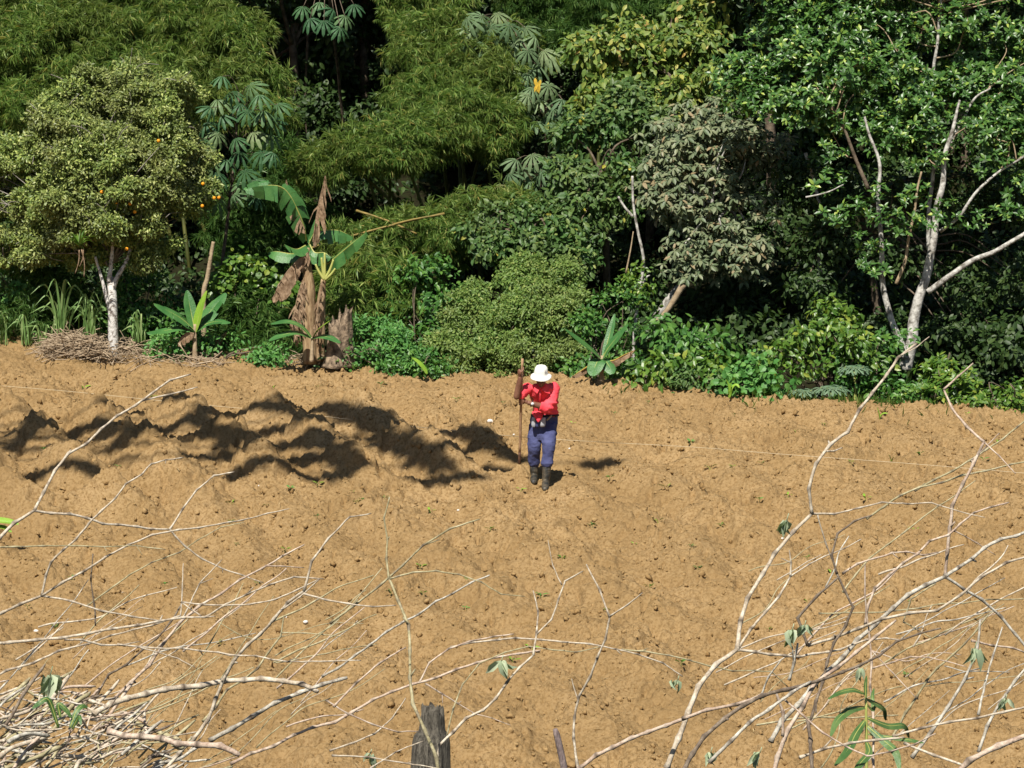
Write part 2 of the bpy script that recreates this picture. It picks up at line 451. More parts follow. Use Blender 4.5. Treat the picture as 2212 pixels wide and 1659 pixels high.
ico_f = np.array([(0, 2, 1), (0, 3, 2), (0, 4, 3), (0, 5, 4), (0, 1, 5), (1, 2, 6), (2, 3, 7), (3, 4, 8), (4, 5, 9), (5, 1, 10), (1, 6, 10), (2, 7, 6), (3, 8, 7), (4, 9, 8), (5, 10, 9), (6, 7, 11), (7, 8, 11), (8, 9, 11), (9, 10, 11), (10, 6, 11)])
for k in range(8):
    sl = slice(k, None, 8); v = ico_v * np.array([1, .8, .7]) + g.normal(0, .24, ico_v.shape)
    inst(mb, (v, [ico_f]), rot_axes(runit(len(cx[sl]), g), runit(len(cx[sl]), g)), np.stack([cx[sl], cy[sl], ground_z(cx[sl], cy[sl], True) + sz[sl] * .3], -1), sz[sl])
sm = plainmat('clod_soil', (.24, .148, .062), (.35, .232, .108), 6, 1.0, .6, 60, spec=.05)
tag(mb.build('soil_clods', sm, origin=(0, 0, 0)), 'crumbly brown clods strewn over the tilled field', 'soil clods', kind='stuff')

# bits of dry straw
mb = MB(); n = 4200
cx, cy = g.uniform(-8, 8, n), g.uniform(29.5, 44.5, n)
keep = (vn2(cx * .8, cy * .8, 51) + g.normal(0, .4, n) > .05) & (edge_s(cx, cy) < 0); cx, cy = cx[keep], cy[keep]; n = len(cx)
d = norm(np.stack([g.normal(size=n), g.normal(size=n), g.uniform(-.1, .35, n)], -1))
inst(mb, leaf_t(.05, .3, .2), rot_axes(d, np.array([0, 0, 1.0]) + .3 * runit(n, g)), np.stack([cx, cy, ground_z(cx, cy, True) + .012], -1), g.uniform(.03, .13, n))
straw = plainmat('dry_straw', (.50, .38, .20), (.66, .54, .33), 3, .8)
tag(mb.build('straw_litter', straw, origin=(0, 0, 0)), 'short bits of pale straw scattered on the soil', 'straw', kind='stuff')
# ================================================================= foliage materials
M_bamboo = leafmat('bamboo_leaf', [(0, (.065, .12, .026)), (.45, (.12, .19, .045)), (.8, (.205, .265, .07)), (.97, (.33, .32, .11)), (1, (.40, .28, .10))], .5, .22, .4, big=(.165, .21, .05))
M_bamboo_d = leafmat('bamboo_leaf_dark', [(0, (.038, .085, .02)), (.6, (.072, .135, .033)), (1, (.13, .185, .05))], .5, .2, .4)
M_citrus = leafmat('citrus_leaf', [(0, (.08, .115, .03)), (.4, (.135, .175, .045)), (.72, (.225, .26, .07)), (.92, (.37, .38, .12)), (1, (.50, .48, .22))], .45, .2, .4, big=(.17, .16, .065))
M_cecropia = leafmat('cecropia_leaf', [(0, (.035, .085, .04)), (.6, (.055, .115, .05)), (.9, (.10, .155, .07)), (1, (.20, .23, .12))], .55, .15, .35)
M_cecropia_g = leafmat('cecropia_leaf_grey', [(0, (0.073, 0.122, 0.061)), (.6, (0.122, 0.171, 0.091)), (1, (0.207, 0.244, 0.134))], .6, .2, .35)
M_yellow = leafmat('yellowing_leaf', [(0, (.06, .105, .022)), (.5, (.11, .16, .032)), (.85, (.20, .22, .05)), (.97, (.36, .31, .08)), (1, (.38, .23, .08))], .5, .25, .4)
M_mid = leafmat('green_leaf', [(0, (.032, .078, .020)), (.5, (.058, .115, .030)), (.88, (.105, .155, .04)), (.985, (.19, .22, .07)), (1, (.5, .38, .05))], .5, .2, .4, big=(.085, .12, .035))
M_grey = leafmat('grey_green_leaf', [(0, (.08, .105, .058)), (.5, (.13, .145, .082)), (.86, (.185, .185, .115)), (1, (.25, .165, .10))], .5, .15, .4)
M_ficus = leafmat('glossy_dark_leaf', [(0, (.03, .075, .018)), (.5, (.05, .11, .024)), (.85, (.085, .155, .032)), (.96, (.19, .26, .05)), (1, (.34, .36, .08))], .38, .18, .5)
M_ygreen = leafmat('light_shrub_leaf', [(0, (.045, .10, .014)), (.5, (.08, .145, .022)), (.88, (.13, .19, .03)), (1, (.24, .25, .04))], .4, .25, .5)
M_shrub = leafmat('small_shrub_leaf', [(0, (0.079, 0.135, 0.031)), (.5, (0.135, 0.198, 0.048)), (.9, (0.207, 0.254, 0.072)), (1, (0.286, 0.286, 0.095))], .5, .28, .4, big=(0.174, 0.207, 0.064))
M_vine = leafmat('round_vine_leaf', [(0, (0.055, 0.152, 0.037)), (.6, (0.085, 0.201, 0.049)), (1, (0.134, 0.244, 0.061))], .5, .25, .4)
M_coffee = leafmat('dark_shrub_leaf', [(0, (0.030, 0.085, 0.017)), (.6, (0.055, 0.134, 0.024)), (1, (0.110, 0.195, 0.037))], .45, .22, .45)
M_dark = leafmat('shade_leaf', [(0, (0.022, 0.049, 0.012)), (.6, (0.037, 0.073, 0.017)), (1, (0.061, 0.098, 0.024))], .5, .2, .35)  # leaf colour darkened to stand in for the forest's inner shade
M_papaya = leafmat('papaya_leaf', [(0, (0.073, 0.122, 0.073)), (1, (0.134, 0.183, 0.122))], .6, .15, .3)
M_cane = leafmat('cane_leaf', [(0, (0.127, 0.210, 0.070)), (.6, (0.210, 0.294, 0.113)), (1, (0.308, 0.351, 0.168))], .5, .3, .35)
M_banana = plainmat('banana_leaf', (.035, .12, .03), (.07, .18, .045), 5, .4, .3, 60, spec=.5)
M_banana_y = plainmat('young_banana_leaf', (.16, .30, .025), (.24, .38, .04), 5, .4, .3, 60, spec=.5)
M_midrib = plainmat('banana_midrib', (.30, .33, .08), (.40, .40, .12), 5, .5)
M_dead = plainmat('dead_leaf', (.15, .09, .05), (.36, .25, .16), 14, .9, .5, 60)
M_pstem = plainmat('banana_stem', (.17, .10, .05), (.42, .30, .17), 7, .8, .6, 30, stretch=(3, 3, .5))
M_trunk_w = plainmat('pale_bark', (.13, .115, .095), (.52, .50, .46), 11, .85, .5, 30, lo=.35, hi=.6)
M_trunk_white = plainmat('lichen_white_bark', (.16, .13, .11), (.60, .575, .54), 16, .9, .6, 50, lo=.38, hi=.52)
M_trunk_b = plainmat('brown_bark', (.07, .05, .035), (.18, .14, .10), 8, .9, .6, 30)
M_trunk_t = plainmat('tan_bark', (.25, .18, .11), (.40, .31, .2), 8, .9, .5, 30)
M_culm = plainmat('bamboo_culm', (.14, .11, .03), (.30, .21, .06), 9, .6)
M_culm_g = plainmat('green_culm', (.05, .06, .015), (.12, .12, .03), 3, .5)
M_orange = plainmat('orange_peel', (.75, .26, .012), (.85, .38, .02), 4, .45)

T_bam = [fan_t(8, .095, 1.2, k) for k in (1, 2, 3)]
T_small = leaf_t(.5, .2, .12)
T_oval = leaf_t(.52, .22, .18, 2)
T_round = leaf_t(.95, .15, .2, 2)
T_ros = [rosette_t(7, .46, .2, .2, k, 2) for k in (1, 2)]
T_drp = [rosette_t(7, .46, -.7, .15, k, 2) for k in (3, 4)]

def plant(name, loc, label, cat, group=None): return thing(name, loc, label, cat, group)

def limb(mb, pts, r0, r1, depth=None, per=6, sides=7, wob=.02, g=RNG):
    P = catmull([W(*p) if len(p) == 3 else W(p[0], p[1], depth) for p in pts], per)
    P = P + wob * np.stack([vn3(P * 2.5 + k, 60 + k) for k in range(3)], -1)
    tube(mb, P, np.linspace(r0, r1, len(P)), sides); return P

def foliage(t, name, blobs, T, m, size, area, cov=3.0, **kw):
    mb = MB(); g = kw.pop('g', None) or np.random.default_rng(abs(hash_s(t.name + name)) % 99991)
    Ts = T if isinstance(T, list) else [T]; C = []
    for k, Tk in enumerate(Ts):
        c, _ = leaves_on(mb, blobs, Tk, size, cov / len(Ts), area, g=g, **kw); C.append(c)
    mb.build(name, m, t, smooth=False); return np.concatenate(C)

def hash_s(s):
    h = 7
    for ch in s: h = (h * 131 + ord(ch)) & 0x7FFFFFFF
    return h

def bamboo(label, base, blobs, m, culms, cov=2.3, size=.15, wide=1.0):
    t = plant('bamboo_clump', foot(*base), label, 'bamboo', 'bamboo clumps')
    g = np.random.default_rng(hash_s(label))
    C = foliage(t, 'crown', blobs, T_bam, m, size, .0058 * (size / .15)**2, cov, tuft=(.13, .26), ob=.7, droop=.6, up=.8, jit=.45, g=g, shell=.25, sub=7)
    for k in range(culms):                              # each culm arches from the clump's foot into the crown
        c = C[g.integers(len(C))]; b = foot(base[0] + g.normal(0, .35) * wide, base[1] + g.normal(0, .3))
        P = catmull([b, b + (c - b) * .45 + (0, 0, .7), b + (c - b) * .8 + (0, 0, .6), c], 7); mb = MB()
        r = np.linspace(.035, .008, len(P)) * (1 + .12 * (np.arange(len(P)) % 2)); tube(mb, P, r, 6); mb.build('culm', M_culm_g, t)
    return t

# ----------------------------------------------------------------- bamboo
bamboo('tall olive bamboo clump filling the top left corner behind the orange tree', (-5.6, 52.3),
       [(40, 120, 52.0, 120, 80), (190, 70, 52.2, 130, 70), (170, 160, 51.6, 120, 70), (330, 80, 52.2, 130, 80), (330, 170, 51.2, 110, 60), (30, 230, 51.2, 80, 60), (20, 20, 53, 140, 50), (300, -20, 53, 190, 50), (60, -130, 53.5, 200, 80), (330, -140, 53.5, 200, 80), (-130, 100, 52, 100, 160)], M_bamboo, 7)
bamboo('narrow bamboo clump between the orange tree and the black gap, behind the large palmate leaves', (-3.7, 51.8),
       [(470, 110, 52.2, 95, 80), (545, 170, 51.6, 65, 60), (575, 245, 51.3, 50, 45), (500, 220, 51.4, 90, 60), (430, 30, 52.8, 90, 60), (530, 60, 53, 50, 40)], M_bamboo, 4)
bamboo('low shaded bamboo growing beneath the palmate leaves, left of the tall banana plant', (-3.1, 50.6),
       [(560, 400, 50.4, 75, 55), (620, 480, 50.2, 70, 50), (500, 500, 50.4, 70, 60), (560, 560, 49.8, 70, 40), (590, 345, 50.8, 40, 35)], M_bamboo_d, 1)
bamboo('huge rounded bamboo clump whose bright crown fills the top middle', (-.9, 52.0),
       [(945, 70, 52.2, 100, 60), (960, 150, 51.3, 140, 80), (905, 200, 50.9, 65, 70), (1050, 190, 51.1, 100, 90), (980, 240, 50.5, 120, 60), (1080, 280, 50.4, 55, 60), (920, 10, 53, 90, 50), (1000, -50, 53.2, 150, 60), (1090, 110, 52, 70, 60)], M_bamboo, 6)
bamboo('broad bamboo bough arching out level below the huge clump, black shade under it', (-1.5, 50.6),
       [(725, 340, 49.4, 75, 30), (800, 310, 49.4, 95, 38), (890, 290, 49.3, 95, 38), (850, 330, 49.0, 75, 26), (965, 285, 49.7, 60, 42), (690, 365, 49.4, 40, 18)], M_bamboo, 5)
bamboo('thin low bamboo with yellow leaning culms beside the banana plant', (-.9, 49.4),
       [(900, 490, 49.0, 80, 26), (1000, 465, 49.1, 80, 30), (1090, 435, 49.3, 65, 28), (820, 510, 48.8, 70, 26), (760, 520, 48.7, 60, 30), (970, 520, 48.8, 80, 34), (1130, 455, 49, 60, 30)], M_bamboo, 4, cov=2.0)
for k, (a, b_, y) in enumerate([((640, 545), (960, 460), 48.3), ((770, 455), (900, 505), 48.4), ((800, 500), (960, 462), 48.2)]):
    mb = MB(); P = catmull([W(a[0], a[1], y + .3), W((a[0] + b_[0]) / 2, (a[1] + b_[1]) / 2 - 4, y + .1), W(b_[0], b_[1], y)], 8)
    tube(mb, P, np.linspace(.02, .013, len(P)) * (1 + .15 * (np.arange(len(P)) % 3 == 0)), 7)
    tag(mb.build('bamboo_pole', M_culm), ['long dry yellow bamboo culm fallen aslant behind the banana plant', 'short yellow bamboo culm dipping to the right behind the banana plant', 'bright yellow bamboo culm end slanting up over low bamboo'][k], 'bamboo culm', 'fallen bamboo culms')
bamboo('feathery bamboo thicket growing low between the banana plants and the round shrub', (-1.6, 47.6),
       [(830, 600, 47.2, 80, 55), (790, 660, 47.0, 75, 55), (850, 680, 47.0, 70, 45), (740, 620, 47.3, 50, 40), (780, 560, 47.6, 50, 30)], M_bamboo, 4, cov=2.4, size=.19)
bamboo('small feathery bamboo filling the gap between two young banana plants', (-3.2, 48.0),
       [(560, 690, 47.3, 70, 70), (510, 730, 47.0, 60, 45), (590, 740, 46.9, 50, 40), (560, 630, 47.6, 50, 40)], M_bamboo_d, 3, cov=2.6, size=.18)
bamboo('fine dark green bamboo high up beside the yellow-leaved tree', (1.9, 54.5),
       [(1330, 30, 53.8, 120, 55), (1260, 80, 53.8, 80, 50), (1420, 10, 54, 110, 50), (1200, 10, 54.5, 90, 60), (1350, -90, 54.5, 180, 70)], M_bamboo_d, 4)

# ----------------------------------------------------------------- orange tree
t = plant('orange_tree', foot(-6.12, 46.3), 'round-crowned orange tree with whitened trunk, hung with a few ripe oranges', 'tree')
ob_ = [(225, 235, 46.9, 130, 75), (120, 290, 46.7, 95, 80), (330, 250, 46.8, 105, 85), (400, 330, 46.9, 60, 70), (70, 380, 46.8, 75, 80), (200, 340, 46.2, 110, 80), (310, 370, 46.2, 105, 80),
       (60, 470, 46.8, 80, 70), (150, 450, 46.2, 100, 70), (260, 460, 46.1, 100, 60), (370, 430, 46.5, 75, 55), (110, 530, 46.5, 80, 40), (330, 510, 46.4, 60, 40), (240, 530, 46.8, 70, 40), (170, 540, 46.8, 60, 35), (310, 545, 46.5, 45, 40), (30, 540, 46.9, 60, 40), (20, 350, 47, 50, 80), (420, 400, 46.9, 40, 60), (-40, 420, 47, 70, 90), (270, 175, 47.2, 90, 35)]
C = foliage(t, 'crown', ob_, T_small, M_citrus, .062, .0011, 2.6, sub=11, tuft=(.08, .17), ob=.6, droop=.2, up=.6, jit=.6, shell=.3)
mb = MB(); g = np.random.default_rng(4)
top = W(243, 640, 46.3)
P = catmull([foot(-6.12, 46.3, .1), W(244, 700, 46.3), top, W(238, 600, 46.4)], 6); tube(mb, P, np.linspace(.085, .06, len(P)), 10)
for pts, r in (([(242, 640), (256, 595), (275, 555), (290, 500)], .045), ([(240, 672), (228, 635), (218, 600), (205, 555)], .035), ([(236, 610), (240, 560), (245, 480)], .04)):
    limb(mb, pts, r, .02, 46.32)
mb.build('trunk', M_trunk_white, t)
mb = MB(); twigs(mb, C, W(240, 570, 46.7), 170, .016, .004, g, .15)
for _ in range(160):                                   # bare grey twigs at the surface
    c = C[g.integers(len(C))] + (0, -.1, 0); d = runit(1, g)[0]; P = catmull([c, c + d * .18 + (0, 0, .03), c + d * .34 + g.normal(0, .04, 3)], 3); tube(mb, P, .005, 4)
mb.build('limbs', plainmat('grey_twig', (.14, .12, .10), (.30, .27, .24), 9, .9), t)
for vx, vy in ((343, 648), (393, 683), (439, 688), (428, 840), (535, 475), (685, 620), (723, 668), (739, 667), (455, 715), (683, 695)):
    mb = MB(); ball(mb, W(vx * .64, vy * .64, 45.75), .027, k=10); mb.build('orange', M_orange, t)

t2 = plant('bromeliad', W(175, 520, 45.45), 'spiky bright green bromeliad perched in the lower left of the orange tree', 'bromeliad')
mb = MB(); g = np.random.default_rng(8); n = 26
an = g.uniform(0, 6.28, n); el = g.uniform(.1, 1.1, n); c = W(172, 530, 45.45)
for a_, e_ in zip(an, el):
    d = np.array([math.cos(a_) * math.cos(e_), math.sin(a_) * math.cos(e_), math.sin(e_)]); L = g.uniform(.25, .42)
    P = catmull([c, c + d * L * .5 + (0, 0, .05), c + d * L + (0, 0, -.04)], 4)
    s_ = norm(np.cross(d, (0, 0, 1.0))) * .02; wd = np.linspace(1, .15, len(P))[:, None]
    V = np.stack([P - s_ * wd, P - (0, 0, .006), P + s_ * wd], 1).reshape(-1, 3); k = np.arange(len(P) - 1)[:, None] * 3
    mb.add(V, np.concatenate([k + np.array([0, 1, 4, 3]), k + np.array([1, 2, 5, 4])]))
mb.build('leaves', M_ygreen, t2)
mb = MB()
for x0_, x1_, y1_ in ((172, 163, 592), (177, 182, 600), (181, 172, 578)): limb(mb, [(x0_, 540), ((x0_ + x1_) / 2 + 3, (540 + y1_) / 2), (x1_, y1_)], .010, .005, 45.5)
mb.build('dead_leaf', M_dead, t2)

# ----------------------------------------------------------------- cecropias (large palmate leaves)
def cecropia(label, base, trunk, leaves, m, size, seed, nl=9, depth=None):
    t = plant('cecropia_tree', base, label, 'tree', 'palmate-leaved trees'); g = np.random.default_rng(seed)
    mb = MB(); P = limb(mb, [(q[0], q[1], q[2] + .35) for q in trunk], .035, .02); 
    T = palm_t(nl, .27, .8, .35, seed); ends = []
    ml = MB()
    for (vx, vy, y, s_) in leaves:
        c = W(vx, vy, y); ends.append(c)
        z = norm(np.array([g.normal(0, .35), -.62 + g.normal(0, .3), .85])); yv = np.array([g.normal(0, .4), -.3, -1.0])
        inst(ml, T, np.stack([norm(np.cross(norm(yv - z * np.dot(yv, z)), z)), norm(yv - z * np.dot(yv, z)), z], -1)[None], c[None], size * s_ * g.uniform(.85, 1.1))
    ml.build('crown', m, t, smooth=False)
    for c in ends:                                      # petioles
        b_ = P[np.argmin(np.linalg.norm(P - c - (0, 0, -.3), axis=1))]; Q = catmull([b_, (b_ + c) / 2 + (0, .05, .12), c], 4); tube(mb, Q, np.linspace(.011, .005, len(Q)), 5)
    mb.build('trunk', M_trunk_b, t); return t
lv = [(480, 165), (503, 200), (470, 215), (540, 185), (455, 232), (520, 225), (560, 205), (445, 265), (480, 250), (535, 240), (570, 240), (600, 225), (430, 300), (470, 290), (510, 300), (548, 285), (585, 290), (515, 330), (455, 345), (490, 345), (565, 330), (445, 385), (470, 375), (530, 370), (545, 390), (505, 420), (590, 262), (555, 425), (525, 395), (470, 430), (435, 330), (590, 330)]
cecropia('slim tree of umbrella-shaped palmate leaves against the right side of the orange tree', foot(-4.45, 48.9),
         [(470, 700, 48.9), (480, 560, 48.7), (500, 400, 48.6), (515, 200, 48.6)], [(x, y, 48.2 + .5 * RNG.random(), 1) for x, y in lv], M_cecropia, .245, 21)
lv = [(1010, 40), (1040, 35), (1075, 30), (1025, 65), (1060, 60), (1100, 55), (1135, 60), (1000, 85), (1045, 90), (1085, 85), (1120, 85), (1155, 80), (1060, 115), (1100, 110), (1140, 110), (1175, 110), (1190, 125), (1085, 140), (1125, 140), (1160, 140), (1140, 160)]
cecropia('grey-green tree of big palmate leaves, topmost behind the middle bamboo crown', foot(.1, 53.2), [(1105, 420, 53.2), (1100, 250, 52.6), (1090, 60, 51.8)],
         [(x, y, 51.0 + .6 * RNG.random(), 1) for x, y in lv], M_cecropia_g, .27, 22)
lv = [(1150, 190), (1185, 185), (1215, 215), (1165, 215), (1195, 235), (1225, 240), (1180, 255), (1210, 265), (1160, 262), (1130, 235), (1140, 205)]
cecropia('palmate-leaved tree just right of the bamboo crown, with one hanging yellow leaf cluster', foot(.55, 52.4), [(1180, 420, 52.2), (1180, 300, 51.4), (1180, 210, 51)],
         [(x, y, 50.4 + .4 * RNG.random(), 1) for x, y in lv], M_cecropia_g, .26, 23)
lv = [(1115, 345), (1150, 335), (1185, 345), (1215, 350), (1130, 365), (1170, 370), (1205, 375), (1100, 375), (1145, 390), (1190, 395), (1235, 370)]
cecropia('low palmate-leaved tree over the dark hollow in the middle of the forest', foot(.5, 51.2), [(1170, 560, 51), (1170, 450, 50.4), (1165, 360, 50)],
         [(x, y, 49.7 + .4 * RNG.random(), 1) for x, y in lv], M_cecropia_g, .25, 24)
lv = [(655, 15), (690, 5), (720, 20), (745, 35), (735, 60), (700, 45), (765, 10), (670, 40)]
cecropia('few dangling palmate leaves at the top edge over the black gap', foot(-3.0, 52.9), [(760, 520, 55.5), (735, 200, 54.6), (705, -60, 51.6)],
         [(x, y, 50.9 + .4 * RNG.random(), 1) for x, y in lv], M_cecropia, .23, 25)
T_y = leaf_t(.4, .2, .3, 2); mb = MB(); g = np.random.default_rng(2)
yl = bpy.data.objects['cecropia_tree.002']
for k in range(8):
    y_ = np.array([g.normal(0, .35), -.3, -1.0]); inst(mb, T_y, rot_axes(y_[None], np.array([[g.normal(0, .3), -1, .3]])), W(1158 + g.normal(0, 5), 180 + g.normal(0, 5), 50.2)[None], .15)
mb.build('dead_leaf', plainmat('yellow_dead_leaf', (.42, .27, .02), (.55, .36, .04), 9, .7), yl); yl.children[-1]['label'] = 'hanging bright yellow leaf cluster'

# ----------------------------------------------------------------- broad-leaved trees
def broad(name, label, base, trunk, blobs, T, m, size, area, cov, mode='leaf', tr=(.08, .03), tm=M_trunk_b, nl=30, **kw):
    t = plant(name, base, label, 'tree' if 'tree' in name else 'shrub', None); g = np.random.default_rng(hash_s(label))
    C = foliage(t, 'crown', blobs, T, m, size, area, cov, mode=mode, **kw)
    mb = MB(); P = limb(mb, trunk, *tr); twigs(mb, C, P[-1], nl // 2, tr[1] * .8, .006, g); twigs(mb, C, P[len(P) * 2 // 3], nl // 2, tr[1] * .8, .006, g)
    mb.build('trunk', tm, t); return t
broad('tree', 'yellowing broad-leaved tree high up between the bamboo and the glossy tree', foot(2.5, 52.5), [(1400, 560, 52.4), (1410, 300, 51.8), (1410, 150, 51)],
      [(1320, 110, 50.8, 75, 45), (1420, 75, 51, 95, 42), (1460, 140, 50.6, 95, 55), (1350, 180, 50.4, 85, 50), (1520, 90, 50.9, 70, 50), (1270, 95, 51, 40, 30), (1280, 220, 50.3, 55, 35), (1540, 170, 50.5, 60, 45), (1470, 30, 51.4, 80, 40), (1440, 205, 50.2, 70, 40)], T_oval, M_yellow, .14, .0075, 1.7, sub=6, droop=.6, tuft=(.2, .36), up=.4)
broad('tree', 'fresh green leafy tree in the middle, a strand of yellow leaves at its right side', foot(1.5, 49.8), [(1310, 700, 49.8), (1310, 520, 49.2), (1300, 380, 48.8)],
      [(1260, 290, 49.2, 70, 45), (1340, 270, 49.2, 80, 50), (1300, 350, 48.8, 90, 55), (1240, 400, 48.7, 65, 50), (1340, 420, 48.6, 75, 55), (1270, 470, 48.4, 85, 50), (1190, 470, 48.6, 75, 40), (1390, 240, 49.4, 60, 40)], T_oval, M_mid, .12, .0055, 1.6, droop=.35, sub=6)
broad('tree', 'leafy tree low in the middle, pale new shoots on its rounded top', foot(.3, 48.8), [(1140, 720, 48.8), (1140, 620, 48.5), (1140, 520, 48.2)],
      [(1120, 480, 48.3, 80, 42), (1190, 520, 48.0, 80, 45), (1060, 500, 48.4, 55, 35), (1120, 545, 47.8, 90, 38), (1230, 560, 47.8, 55, 35)], T_oval, M_mid, .11, .0043, 1.7, droop=.35, sub=6)
broad('tree', 'drooping grey-green tree in the middle right, its leaves touched with brown', foot(3.2, 48.6), [(1420, 690, 48.6), (1455, 640, 48.4), (1510, 560, 48.2), (1530, 420, 48)],
      [(1510, 270, 48.3, 75, 50), (1460, 330, 48.1, 75, 60), (1560, 330, 48.0, 95, 65), (1640, 330, 48.3, 50, 45), (1490, 410, 47.8, 85, 60), (1590, 420, 47.8, 75, 60), (1530, 500, 47.6, 80, 50), (1600, 540, 47.6, 45, 40), (1500, 560, 47.6, 50, 35), (1430, 410, 48, 45, 50), (1570, 250, 48.6, 60, 35)], T_drp, M_grey, .13, .036, 1.4, sub=6, mode='whorl', tuft=(.2, .36), ob=.3, up=1.2, jit=.35, tr=(.10, .05), tm=M_trunk_w)

# the big glossy tree with pale stems
t = plant('tree', foot(6.0, 45.6), 'large glossy-leaved tree with several pale leaning stems, filling the right side', 'tree')
fb = [(1690, 70, 46.8, 110, 50), (1830, 50, 46.8, 120, 55), (1960, 60, 46.9, 110, 60), (2090, 60, 46.8, 110, 65), (2200, 90, 46.8, 80, 70), (1640, 140, 46.6, 75, 45), (1740, 150, 46.3, 100, 45), (1870, 150, 46.2, 110, 50), (1960, 180, 46.3, 80, 50), (2080, 170, 46.5, 80, 45), (2180, 200, 46.3, 70, 60),
      (1620, 210, 46.4, 60, 40), (1720, 225, 46.1, 80, 35), (1830, 250, 46.3, 70, 40), (1930, 290, 45.9, 60, 32), (2010, 220, 46, 60, 40), (2110, 270, 45.9, 75, 38), (2200, 300, 46, 60, 45), 
      (1700, -60, 47, 150, 70), (1950, -70, 47, 170, 80), (2200, -50, 47, 140, 80), (1830, -180, 47.5, 230, 80), (2120, -190, 47.5, 220, 80), (2320, 150, 46.8, 100, 150)]
C = foliage(t, 'crown', fb, T_ros, M_ficus, .105, .023, 1.75, mode='whorl', tuft=(.15, .3), ob=.7, up=.8, jit=.4, shell=.4, sub=6)
fl = [(1990, 335, 45.6, 50, 24), (2130, 350, 45.7, 45, 24), (1790, 330, 46.2, 40, 30), (1800, 400, 46, 35, 26), (1895, 440, 45.1, 50, 24), (1830, 470, 45.4, 45, 22), (1950, 480, 45.0, 60, 24), (2035, 450, 45.3, 35, 20), (1985, 415, 45.4, 30, 18), (2090, 475, 45.4, 35, 16), (2185, 470, 45.4, 30, 22), (1880, 525, 45.1, 35, 18), (1900, 590, 45.0, 35, 20), (1860, 560, 45.3, 25, 16), (2190, 400, 45.8, 35, 26)]
foliage(t, 'lower_leaves', fl, T_ros, M_ficus, .105, .023, 1.1, mode='whorl', tuft=(.11, .2), ob=.7, up=.8, jit=.4, shell=.4)
g = np.random.default_rng(6)
TP = []
def stem(pts, r0, r1, y, m=M_trunk_w, name='trunk'):
    mb = MB(); P = limb(mb, pts, r0, r1, y, 7, 9, .03); TP.append(P); return mb.build(name, m, t), P
stem([(1955, 800), (1965, 745), (1982, 660), (2003, 590), (2016, 520), (2030, 420), (2045, 330), (2062, 260), (2075, 215)], .10, .016, 45.6)
stem([(1955, 775), (1938, 725), (1922, 670), (1908, 600), (1904, 520), (1898, 430), (1900, 360), (1880, 290), (1868, 250)], .058, .016, 45.5)
stem([(2006, 540), (2010, 440), (2018, 330), (2024, 250), (2016, 150), (2030, 60), (2030, -40)], .034, .02, 46.5)
stem([(2003, 632), (2050, 595), (2100, 560), (2150, 538), (2212, 505), (2290, 455)], .045, .028, 45.3, name='limb')
stem([(1938, 615), (1955, 560), (1968, 490), (1980, 420), (1992, 370)], .028, .015, 45.3, M_trunk_t, 'limb')
stem([(2030, 500), (2070, 470), (2110, 415), (2160, 370), (2212, 335)], .03, .015, 45.6, name='limb')
stem([(1878, 410), (1850, 340), (1825, 280), (1790, 210)], .035, .015, 46.0, M_trunk_b, 'limb')
stem([(2040, 340), (2075, 270), (2105, 215), (2140, 190)], .03, .012, 45.9, name='limb')
stem([(1740, 425), (1790, 417), (1820, 400)], .014, .008, 45.6, name='limb')
mb = MB(); TP = np.concatenate(TP)
for i_ in g.choice(len(C), 70, replace=False):          # limbs from the nearest stem out to the leaf whorls
    q = TP[np.argsort(np.linalg.norm(TP - C[i_] + (0, 0, .5), axis=1))[g.integers(4)]]; dd = C[i_] - q
    if np.linalg.norm(dd) < 2.2: P = catmull([q, q + dd * .4 + g.normal(0, .08, 3) + (0, 0, -.05), q + dd * .75 + g.normal(0, .08, 3), C[i_]], 4); tube(mb, P, np.linspace(.013, .005, len(P)), 5)
mb.build('limbs', M_trunk_t, t)

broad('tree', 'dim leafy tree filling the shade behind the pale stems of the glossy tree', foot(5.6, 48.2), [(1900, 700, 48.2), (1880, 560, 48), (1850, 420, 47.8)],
      [(1760, 400, 47.6, 70, 50), (1850, 430, 47.4, 70, 50), (1960, 400, 47.4, 70, 50), (2080, 410, 47.4, 70, 50), (2180, 440, 47.4, 60, 60), (1800, 540, 47.3, 70, 50), (1930, 560, 47.2, 60, 50), (2080, 600, 47, 70, 60), (2180, 620, 47, 60, 70), (1760, 630, 47.2, 50, 40), (2060, 720, 46.6, 60, 50), (2160, 750, 46.4, 60, 50)], T_oval, M_dark, .11, .0048, 1.15, sub=5, droop=.4)  # dark leaf colour stands in for the dimness behind the stems
